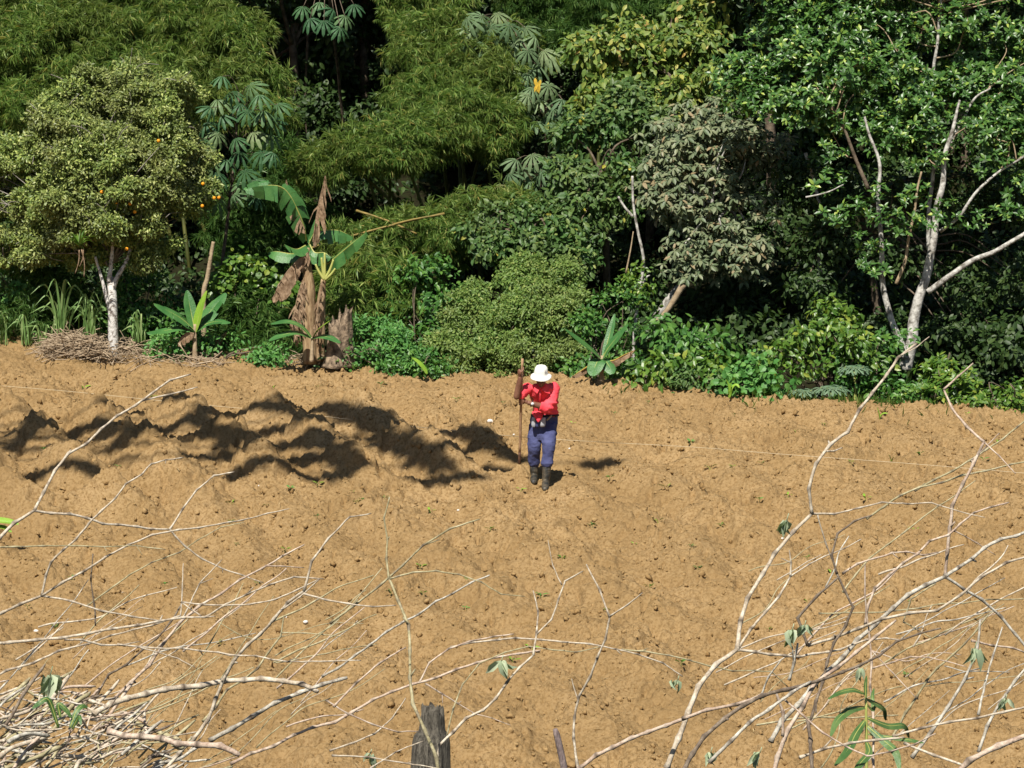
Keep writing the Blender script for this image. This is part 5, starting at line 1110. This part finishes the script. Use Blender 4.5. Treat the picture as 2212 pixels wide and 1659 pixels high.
branch('dead branch starting at the post and kinking upright at its end', 9.0, [('B', [(490, 1640), (500, 1560), (640, 1420), (780, 1310), (880, 1190), (985, 1080)], 4.2, 3.2), ('B', [(985, 1080), (1000, 970), (1005, 870), (985, 750)], 3.0, 2.0), ('B', [(1000, 975), (1080, 900), (1130, 720), (1240, 650)], 2.4, 2.0), ('B', [(1130, 720), (1085, 610), (1060, 490)], 1.8, 1.1)], 0)
branch('thin looping twig right of the post', 9.2, [('B', [(540, 1500), (580, 1320), (640, 1210), (720, 1120), (830, 1060), (980, 1030), (1170, 1070), (1340, 1035)], 2.2, 1.6)], 2)
branch('dead stem standing alone in the middle right with a Y-shaped top', 9.1, [('B', [(1222, 1740), (1212, 1640), (1190, 1440), (1205, 1310), (1270, 1200), (1330, 1060), (1375, 885)], 3.8, 2.8), ('B', [(1375, 885), (1310, 730), (1255, 615)], 2.8, 2.2), ('B', [(1375, 880), (1460, 820), (1545, 760)], 2.4, 1.8), ('B', [(1210, 1300), (1180, 1200)], 1.8, 1.4)], 0)
branch('level thin branch passing in front of the post', 8.3, [('B', [(-80, 1310), (0, 1355), (150, 1430), (260, 1470), (400, 1470)], 2.6, 1.6), ('B', [(-40, 1345), (120, 1190), (230, 1090), (330, 1040)], 3.0, 2.2)], 1)
branch('low dead twigs crossing at the left of the post', 8.1, [('B', [(-60, 1570), (60, 1530), (230, 1440), (330, 1300)], 2.8, 1.6), ('B', [(-50, 1595), (230, 1610), (400, 1640), (520, 1665)], 2.6, 1.6), ('B', [(150, 1660), (300, 1570), (420, 1520)], 2.2, 1.4)], 0)
branch('stout pale stem entering from the bottom middle and running up to the right bushy stems', 8.7, [('B', [(1150, 1720), (1230, 1650), (1400, 1560), (1560, 1480), (1750, 1410)], 6, 5), ('C', [(0, 1474), (180, 1420), (320, 1370), (420, 1360), (520, 1330)], 4.8, 3.6)], 1)
branch('tallest right-hand dead stem, reaching up over the forest edge to the pale trunks', 9.0, [('C', [(-60, 1660), (0, 1500), (70, 1340), (150, 1250), (205, 1215)], 7.5, 6.2), ('C', [(205, 1215), (210, 1150), (240, 1040), (300, 920), (370, 830), (430, 760), (485, 705)], 5.8, 5.0), ('C', [(485, 705), (475, 620), (500, 520), (545, 450), (610, 415), (640, 350), (690, 270), (740, 225), (790, 140), (835, 95), (880, 65)], 4.6, 3.8), ('C', [(540, 470), (570, 465), (600, 457)], 2.4, 1.8), ('C', [(815, 112), (870, 75), (925, 40)], 2.2, 1.4), ('C', [(485, 705), (600, 690), (730, 668), (850, 670), (930, 665), (1060, 700), (1135, 720)], 3.0, 1.2), ('C', [(505, 705), (540, 830), (580, 930)], 2.2, 2.0),
       ('C', [(205, 1215), (320, 1235), (450, 1240), (560, 1225), (700, 1180), (820, 1180)], 4.2, 2.2), ('C', [(212, 1205), (280, 1110), (340, 1040), (405, 940)], 3.8, 3.2), ('C', [(405, 940), (403, 890), (400, 840)], 2.8, 2.0), ('C', [(405, 940), (510, 880), (590, 835), (670, 800)], 2.2, 1.4)], 0)
branch('dark crooked knobby stem curling upright among the right-hand branches', 8.8, [('C', [(580, 930), (600, 990), (650, 1030), (590, 1150), (560, 1220), (530, 1310), (510, 1400), (480, 1480)], 3.2, 4.6), ('C', [(470, 1200), (437, 1130), (440, 1070), (490, 1020), (590, 940)], 4.4, 3.0), ('C', [(580, 930), (560, 860), (580, 780), (630, 740), (710, 710)], 3.4, 2.4)], 3)
branch('long olive-grey stem sweeping from bottom right centre up to the right edge', 9.2, [('C', [(330, 1560), (420, 1430), (520, 1320), (640, 1200), (760, 1080), (880, 990), (985, 940)], 6.6, 5.6), ('C', [(985, 940), (1100, 860), (1200, 800), (1310, 765)], 5.0, 4.2), ('C', [(985, 940), (1080, 1000), (1180, 1070), (1240, 1140), (1310, 1230)], 4.4, 3.6)], 4)
branch('slender pinkish stem with a zigzag top at the right, below the dark forest gap', 9.4, [('C', [(985, 940), (992, 820), (1010, 700), (1050, 600), (1090, 510), (1130, 435)], 4.8, 4.0), ('C', [(1130, 435), (1060, 380), (1010, 320), (980, 240)], 3.6, 3.2), ('C', [(980, 240), (1020, 205), (1050, 180), (1090, 140)], 3.4, 2.4), ('C', [(1130, 435), (1190, 490), (1250, 555)], 2.4, 1.4), ('C', [(1085, 505), (1140, 455), (1190, 402)], 2.2, 1.4)], 1)
branch('straight olive twig slanting up to the right edge behind the zigzag stem', 10.0, [('C', [(870, 620), (980, 560), (1100, 490), (1200, 420), (1310, 335)], 2.8, 2.4)], 2)
branch('long thin straight branch leaving the tall right stem for the right edge', 9.7, [('C', [(690, 722), (800, 650), (900, 605), (1050, 560), (1200, 530), (1310, 505)], 3.0, 2.2), ('C', [(600, 1000), (690, 880), (800, 800), (900, 720), (1010, 640), (1100, 580)], 2.6, 1.6)], 2)
branch('wavy pale branch rising in a curve in the middle of the right tangle', 9.3, [('C', [(685, 1120), (700, 1020), (760, 940), (880, 850), (1000, 780), (1080, 710), (1180, 670), (1225, 662)], 4.0, 2.4), ('C', [(600, 930), (690, 880), (830, 850), (960, 850)], 3.2, 1.8), ('C', [(1015, 765), (1090, 800), (1175, 860)], 1.8, 1.2)], 1)
branch('pale stem arching low through the right tangle and turning up at the right edge', 9.0, [('C', [(470, 1200), (600, 1165), (720, 1110), (850, 1075), (990, 1060), (1080, 970), (1180, 910), (1310, 860)], 4.4, 3.2)], 0)
branch('hook-shaped thin twig hanging in the right tangle', 9.5, [('C', [(950, 965), (860, 1025), (828, 1110)], 2.2, 2.2), ('C', [(828, 1110), (880, 1140), (935, 1172)], 2.2, 1.2)], 2)
branch('level thin twig crossing the whole right tangle', 9.9, [('C', [(510, 1080), (700, 1075), (900, 1060), (1100, 1030), (1310, 1022)], 2.2, 1.6)], 2)
branch('thick stem with dark shaded underside, rising from the bottom edge toward the right tangle', 8.3, [('C', [(-10, 1690), (80, 1540), (180, 1460), (300, 1390), (420, 1355), (530, 1325)], 6.5, 4.5), ('C', [(530, 1325), (700, 1260), (800, 1180), (970, 1135)], 4.2, 2.6)], 3)
branch('pale stem just below the dark-sided one, parallel to it', 8.4, [('C', [(100, 1640), (150, 1590), (250, 1500), (380, 1400), (480, 1335)], 5, 4)], 4)
branch('thick pinkish stem climbing steeply from the bottom through the right tangle', 8.6, [('C', [(330, 1720), (345, 1640), (370, 1560), (430, 1450), (500, 1340), (600, 1270), (720, 1170), (800, 1105)], 6.8, 3.6), ('C', [(375, 1540), (372, 1420), (350, 1375)], 4.2, 3.4)], 1)
branch('grey lichened stem standing at the left side of the right tangle', 8.9, [('C', [(400, 1330), (415, 1270), (432, 1190)], 4.2, 3.2), ('C', [(290, 1400), (330, 1320), (372, 1250)], 3.0, 2.2)], 4)
branch('upright straight twig in the right tangle, beside the green plant', 8.8, [('C', [(722, 1720), (720, 1640), (710, 1400), (705, 1230), (690, 1090), (685, 895)], 3.8, 2.2), ('C', [(705, 1215), (790, 1310), (880, 1400)], 1.8, 1.2), ('C', [(710, 1285), (850, 1250), (920, 1235), (1000, 1265), (1065, 1280)], 2.6, 1.4)], 1)
branch('olive stem slanting up right out of the green plant', 9.0, [('C', [(770, 1570), (790, 1530), (850, 1430), (910, 1340), (980, 1260), (1060, 1190), (1150, 1080)], 3.8, 2.4)], 2)
branch('thick grey knobby stem slanting up near the bottom right', 8.8, [('C', [(860, 1620), (900, 1560), (980, 1460), (1040, 1360), (1080, 1290), (1110, 1200), (1118, 1100)], 5.4, 3.2)], 4)
branch('nearly level pale twig running out at the right edge', 9.1, [('C', [(1085, 1180), (1200, 1205), (1310, 1235)], 3.0, 2.4)], 1)
branch('two-pronged grey stem in the bottom right corner', 8.6, [('C', [(1110, 1600), (1130, 1530), (1180, 1420), (1240, 1330), (1310, 1260)], 4.6, 3.4), ('C', [(1110, 1460), (1140, 1290), (1200, 1130)], 3.4, 2.2)], 4)
branch('long low pale stem arching along the bottom right', 8.4, [('C', [(790, 1540), (900, 1510), (1040, 1480), (1160, 1460), (1310, 1425)], 3.6, 3.0), ('C', [(440, 1620), (560, 1580), (720, 1550), (830, 1545)], 4.2, 3.2), ('C', [(830, 1565), (950, 1620), (1060, 1650)], 3.6, 3.4)], 0)
branch('curved twig sagging below the green plant', 8.2, [('C', [(380, 1400), (450, 1460), (560, 1560), (700, 1610), (830, 1580), (950, 1530)], 2.8, 2.0)], 1)
branch('stoutest pale stem leaving at the bottom right corner', 8.1, [('C', [(980, 1730), (1060, 1650), (1150, 1590), (1310, 1530)], 8, 7)], 1)
branch('thin curved twig arriving from the left at the right tangle', 9.7, [('C', [(-230, 1215), (0, 1245), (150, 1290), (270, 1290), (350, 1310), (395, 1355)], 2.4, 1.6)], 2)
branch('short dark stub standing in the bottom right among pale stems', 8.5, [('C', [(470, 1480), (480, 1590), (490, 1700)], 5, 5)], 3)

# the heap of brushwood at the bottom left: every stick its own object
g = np.random.default_rng(40)
for k in range(290):
    vx = g.uniform(-60, 480) * g.uniform(.5, 1); top = np.interp(vx, [-60, 80, 200, 330, 450], [1500, 1490, 1510, 1560, 1630]); vy = top + (1720 - top) * g.random()**1.1
    a_ = g.normal(-.30, .42); L = g.uniform(40, 170); c_ = g.normal(0, 9); y = 8.7 + (1640 - vy) / 150 * .5 + g.normal(0, .18); r = g.choice([1.6, 2.2, 2.8, 3.6, 5.0], p=[.25, .3, .22, .15, .08]) * y / FPX
    d = np.array([math.cos(a_), math.sin(a_)]) * L / 2
    y += 0; s2 = np.sign(-d[1]) * .06; P = catmull([W(vx - d[0], vy - d[1], y - s2), W(vx, vy + c_, y), W(vx + d[0], vy + d[1], y + s2)], 6); P = P + .006 * np.stack([vn3(P * 14 + k, j) for j in range(3)], -1)
    mb = MB(); rr = r * (1 + .2 * vn3(P * 25, 5)); rr[-1] *= .5; tube(mb, P, rr, 6)
    o = mb.build('dry_stick', M_br[int(g.choice([0, 0, 0, 1, 1, 2, 2, 3, 4]))], origin=P[0]); a = o.data.attributes.new('node', 'FLOAT', 'POINT')
    tag(o, 'thin dry stick tangled in the brushwood heap at the bottom left', 'stick', 'sticks of the brushwood heap')

# finer twigs behind the traced branches
for k in range(84):
    left = k < 46; vx = g.uniform(60, 760) if left else g.uniform(1640, 2190); vy = g.uniform(1290, 1600) if left else g.uniform(1180, 1600)
    a_ = g.normal(-.55, .3); L = g.uniform(90, 340); y = g.uniform(9.6, 10.6); d = np.array([math.cos(a_), math.sin(a_)]) * L / 2; b_ = g.normal(0, .035, 2) * L
    P = catmull([W(vx - d[0], vy - d[1], y), W(vx - d[0] * .3 + b_[0], vy - d[1] * .3 + b_[1], y), W(vx + d[0] * .4 - b_[0], vy + d[1] * .4, y + .05), W(vx + d[0], vy + d[1], y + .08)], 8)
    P = P + .007 * np.stack([vn3(P * 12 + k, j) for j in range(3)], -1); mb = MB(); r_ = g.uniform(1.1, 2.6) * y / FPX; tube(mb, P, np.linspace(r_, r_ * .55, len(P)) * (1 + .2 * vn3(P * 30, 5)), 6)
    o = mb.build('dry_twig', M_br[int(g.choice([0, 1, 2, 2, 4]))], origin=P[0]); o.data.attributes.new('node', 'FLOAT', 'POINT')
    tag(o, 'thin dry twig among the dead branches on the left' if left else 'thin dry twig among the dead branches on the right', 'twig', 'fine twigs on the left' if left else 'fine twigs on the right')

# weathered fence post and a thin stake
y = 10.4; s_ = y / FPX; b_ = W(930, 1700, y); b_[2] = float(ground_z(b_[0], y)) - .15
mb = MB(); th = np.linspace(0, 2 * math.pi, 30, endpoint=False); V = []
for vy, hw, cx in ((1530, 21, 935), (1536, 24, 935), (1560, 25, 934), (1578, 27, 933), (1590, 36, 931), (1606, 39, 930), (1660, 41, 928), (1760, 42, 928)):
    c = W(cx, vy, y); rr = hw * s_ * (1 + .10 * np.sin(5 * th + 1) * (vy > 1540) + .06 * np.sin(11 * th)); dz = .012 * np.sin(4 * th) + .01 * np.sin(7 * th + 2) if vy < 1540 else 0
    V.append(np.stack([c[0] + rr * np.cos(th), c[1] + rr * np.sin(th), np.full(30, c[2]) + dz], -1))
c = V[-1].copy(); c[:, 2] = b_[2]; V.append(c); V = np.array(V); V = (V.reshape(-1, 3) + .004 * np.stack([vn3(V.reshape(-1, 3) * (40, 40, 9), k) for k in (1, 2, 3)], -1)).reshape(V.shape)
loftgrid(mb, V); tag(mb.build('fence_post', plainmat('weathered_post', (.045, .038, .03), (.27, .24, .19), 7, .95, .9, 30, stretch=(14, 14, 2.0), lo=.33, hi=.7, detail=7), origin=b_), 'dark weathered wooden post with a notched narrower top, at the bottom centre', 'post')
y = 10.0; mb = MB(); P = catmull([W(1199, 1574, y), W(1207, 1605, y), W(1222, 1680, y), W(1228, 1760, y)], 5); e = P[-1].copy(); e[2] = float(ground_z(e[0], y)) - .1; P = np.vstack([P, e]); tube(mb, P, np.interp(np.arange(len(P)), [0, 2, 20], [4.5, 7, 9]) * y / FPX, 8)
tag(mb.build('stake', plainmat('grey_stake', (.15, .11, .105), (.32, .25, .235), 12, .9, .6, 40, stretch=(8, 8, 1.5)), origin=e), 'short thin purplish-grey stake standing right of the weathered post', 'stake')

# wilted leaves still hanging on the stems
M_wilt = leafmat('wilted_leaf', [(0, (.24, .28, .20)), (.6, (.34, .37, .28)), (1, (.46, .46, .36))], .8, .25, .2)
g = np.random.default_rng(51)
for lab, vx, vy, y, sz, n in (('single pale wilted leaf beside the tall right stem', 1699, 1143, 8.8, 46, 3), ('bunch of pale wilted leaves on the lichened grey stem', 1711, 1378, 8.7, 42, 4), ('small wilted leaf bunch right of the lichened grey stem', 1738, 1362, 8.8, 30, 3), ('wilted leaf bunch hanging near the right edge', 2105, 1420, 8.6, 46, 5), ('pale wilted leaf at the bottom left of the right tangle', 1535, 1640, 8.3, 36, 3), ('shrivelled leaf bunch hanging at the bottom of the right tangle', 1642, 1640, 8.3, 36, 3),
                              ('wilted leaf hanging in the middle below the long wavy twig', 1083, 1445, 9.0, 42, 4), ('large crumpled pale leaf on the brushwood heap', 108, 1485, 8.6, 62, 6), ('small wilted leaf near the bottom right corner', 2172, 1522, 8.4, 30, 3), ('small wilted leaf on the thin stem left of the dark-sided stem', 1464, 1480, 9.0, 28, 3), ('pale leaf tip at the foot of the post', 800, 1640, 8.2, 30, 3), ('little pale leaf right of the green plant', 1855, 1455, 8.8, 28, 3)):
    c = W(vx, vy, y); s_ = sz * y / FPX; mb = MB()
    for k in range(n + 2):
        d = np.array([g.normal(0, .5), g.normal(0, .35) - .2, -1.0]); o_ = c + np.array([g.normal(0, .12), g.normal(0, .1), .45]) * s_
        T = leaf_t(.38, 1.2, .5, 2); inst(mb, T, rot_axes(d[None], np.array([[g.normal(0, .6), -1.0, .2]])), o_[None], s_ * g.uniform(.75, 1.15))
    tube(mb, np.array([c + (0, 0, s_ * .4), c + (.1 * s_, 0, s_ * .75)]), .0014, 4)
    tag(mb.build('wilted_leaf', M_wilt, smooth=True), lab, 'leaf', 'wilted leaves on the dead stems')

WK = .30
def lance(name, label, base, tips, m, stem=True):
    b_ = base; t = thing(name, (b_[0], b_[1], float(ground_z(b_[0], b_[1]))), label, 'plant'); g = np.random.default_rng(hash_s(label)); mb = MB()
    if stem: tube(mb, catmull([np.array(t.location), (np.array(t.location) + b_) / 2, b_, tips[0][0][0]], 5), np.linspace(.008, .004, 16), 6); mb.build('stem', M_midrib, t)
    for pts, w in tips: bleaf(pts, w * WK, g, 0, droop=.3, fold=.15, rib=.0018, up=(0, -1, .6)).build('leaf', [m, M_midrib], t)
y = 8.7; T_ = lambda pts, dy=0: [W(*tC(p), y + dy * k / 3) for k, p in enumerate(pts)]
lance('green_plant', 'fresh green plant with long lance-shaped leaves growing up through the bottom right stems', W(*tC((690, 1659)), y), [(T_([(688, 1400), (686, 1350), (690, 1312)]), .035), (T_([(682, 1380), (640, 1365), (590, 1375), (545, 1400)], -.1), .05), (T_([(684, 1430), (630, 1440), (580, 1480), (555, 1540)], -.15), .075), (T_([(684, 1480), (650, 1530), (620, 1590), (570, 1650)], -.2), .085), (T_([(690, 1420), (715, 1440), (712, 1390), (718, 1360)], .1), .04), (T_([(690, 1400), (730, 1420), (755, 1440), (762, 1480)], .1), .06), (T_([(692, 1500), (760, 1560), (800, 1600), (815, 1670)], -.1), .085), (T_([(692, 1470), (770, 1500), (830, 1500), (850, 1545)], .15), .07), (T_([(692, 1530), (790, 1545), (860, 1555), (905, 1565)], -.1), .045), (T_([(690, 1560), (700, 1600), (660, 1650), (640, 1700)], -.2), .07)],
      plainmat('lance_leaf', (.05, .11, .03), (.10, .165, .05), 12, .45, .2, 60))
y = 8.55; T_ = lambda pts, dy=0: [W(*tA(p), y + dy * k / 3) for k, p in enumerate(pts)]
lance('green_plant', 'few fresh dark green leaves poking out of the top of the brushwood heap', W(*tA((330, 1500)), y), [(T_([(300, 1450), (250, 1310), (200, 1325), (165, 1355)], -.05), .055), (T_([(310, 1400), (300, 1330), (340, 1360), (365, 1400)], .0), .05), (T_([(360, 1450), (390, 1370), (420, 1340), (450, 1345)], .05), .055), (T_([(370, 1460), (400, 1400), (410, 1400), (415, 1440)], -.05), .04)],
      plainmat('heap_leaf', (.04, .10, .025), (.08, .15, .04), 12, .45, .2, 60), stem=False)
# ================================================================= tall tree beside the frame, whose boughs shade the ridges
sh_g = np.random.default_rng(61)
def up_sun(vx, vy, t): p = G(vx, vy); return p + SUN * t
M_shade_bark = M_trunk_b
base = foot(-13.2, 25.0, .2)
t = thing('shade_tree', base, 'tall spreading tree standing left of the picture, shading the ridges', 'tree')
mb = MB(); fork = G(-420, 960) + SUN * 9.3
P = catmull([base, base + (0, 1.5, 5), fork], 8); tube(mb, P, np.linspace(.32, .16, len(P)), 12); mb.build('trunk', M_trunk_b, t)
# boughs as the shade they throw runs over the field
bands = [([(-60, 962), (60, 957), (180, 937), (260, 950), (330, 965)], .085, 13.2),
         ([(-60, 990), (30, 985), (110, 962), (200, 965)], .05, 13.6),
         ([(250, 915), (330, 908), (420, 912)], .05, 13.9),
         ([(240, 968), (330, 945), (430, 940), (500, 960)], .08, 13.1),
         ([(250, 990), (340, 972), (430, 968), (510, 985)], .075, 13.6),
         ([(300, 1018), (390, 1000), (470, 1002), (530, 1012)], .05, 13.3),
         ([(420, 938), (500, 920), (590, 922), (640, 930)], .07, 13.4),
         ([(450, 965), (540, 948), (620, 950), (700, 962)], .075, 13.8),
         ([(490, 992), (560, 985), (640, 980), (700, 990), (760, 1000)], .14, 13.1),
         ([(500, 1022), (580, 1012), (660, 1020), (750, 1022)], .10, 13.5),
         ([(635, 915), (700, 912), (770, 930), (830, 955)], .13, 13.3),
         ([(650, 945), (720, 950), (790, 968), (840, 978)], .055, 13.7),
         ([(690, 975), (740, 985), (800, 985)], .05, 13.2),
         ([(810, 930), (850, 945), (890, 960)], .08, 13.9),
         ([(850, 965), (920, 955), (1000, 962), (1060, 985)], .09, 13.2),
         ([(880, 992), (960, 985), (1050, 990), (1120, 1010)], .07, 13.6),
         ([(890, 1020), (960, 1015), (1030, 1020), (1090, 1028)], .10, 13.1),
         ([(1010, 990), (1060, 975), (1120, 972)], .06, 13.8),
         ([(500, 1050), (580, 1040), (680, 1048), (740, 1052)], .10, 13.4),
         ([(560, 1010), (650, 1002), (740, 1030), (770, 1045)], .12, 13.2),
         ([(900, 1050), (960, 1052), (1020, 1050)], .10, 13.3),
         ([(840, 985), (900, 1010), (960, 1040)], .08, 13.6),
         ([(1265, 988), (1310, 986)], .12, 13.3),
         ([(-60, 1085), (20, 1062), (90, 1042), (180, 1045), (240, 1062)], .02, 13.4)]
lm = MB()
for pts, w, h in bands:
    P = catmull([up_sun(p[0], p[1], h) for p in pts], 10); L = np.linalg.norm(np.diff(P, axis=0), axis=1).sum(); n = int(L * (.07 + w) * 12000)
    k = sh_g.integers(len(P), size=n); pos = P[k] + sh_g.normal(0, 1, (n, 3)) * np.array([.08, w * .27, w * .3])
    y_ = runit(n, sh_g) * .6 + np.array([1, .1, -.3]); inst(lm, leaf_t(.5, .2, .2), rot_axes(y_, SUN + .5 * runit(n, sh_g)), pos, sh_g.uniform(.08, .14, n))
    q = np.vstack([fork[None], (fork * .5 + P[0] * .5)[None], P]); mb = MB(); q = catmull(q[::max(1, len(q) // 8)], 6); tube(mb, q, np.linspace(.02, .006, len(q)), 6); mb.build('bough', M_trunk_b, t)
lm.build('crown', M_mid, t, smooth=False)
# ================================================================= light and camera
w = bpy.data.worlds.new('World'); scene.world = w; w.use_nodes = True
nt = w.node_tree; bg = nt.nodes['Background']
sky = nt.nodes.new('ShaderNodeTexSky'); sky.sky_type = 'NISHITA'; sky.sun_disc = False
sky.sun_elevation = SUN_EL; sky.sun_rotation = math.pi + SUN_AZ; sky.air_density = 1.0; sky.dust_density = .6
nt.links.new(sky.outputs[0], bg.inputs['Color']); bg.inputs['Strength'].default_value = .05
sun = bpy.data.lights.new('sun', 'SUN'); sun.energy = 5.0; sun.angle = R(.53); sun.color = (1, .95, .85)
so = bpy.data.objects.new('sun', sun); COL.objects.link(so); so.location = tuple(SUN * 60)
so.rotation_euler = Vector(SUN).to_track_quat('Z', 'Y').to_euler()
cd = bpy.data.cameras.new('camera'); co = bpy.data.objects.new('camera', cd); COL.objects.link(co)
cd.sensor_width = 36; cd.lens = 36 * FPX / 2212; cd.clip_end = 600; cd.clip_start = .1
co.location = tuple(CAM); co.rotation_euler = (R(90) - PITCH, 0, 0)
scene.camera = co
scene.view_settings.view_transform = 'Standard'; scene.view_settings.look = 'None'
scene.view_settings.exposure = .5; scene.view_settings.gamma = 1; scene.view_settings.use_curve_mapping = False
scene.cycles.max_bounces = 8; scene.cycles.diffuse_bounces = 2; scene.cycles.transmission_bounces = 4; scene.cycles.use_denoising = True
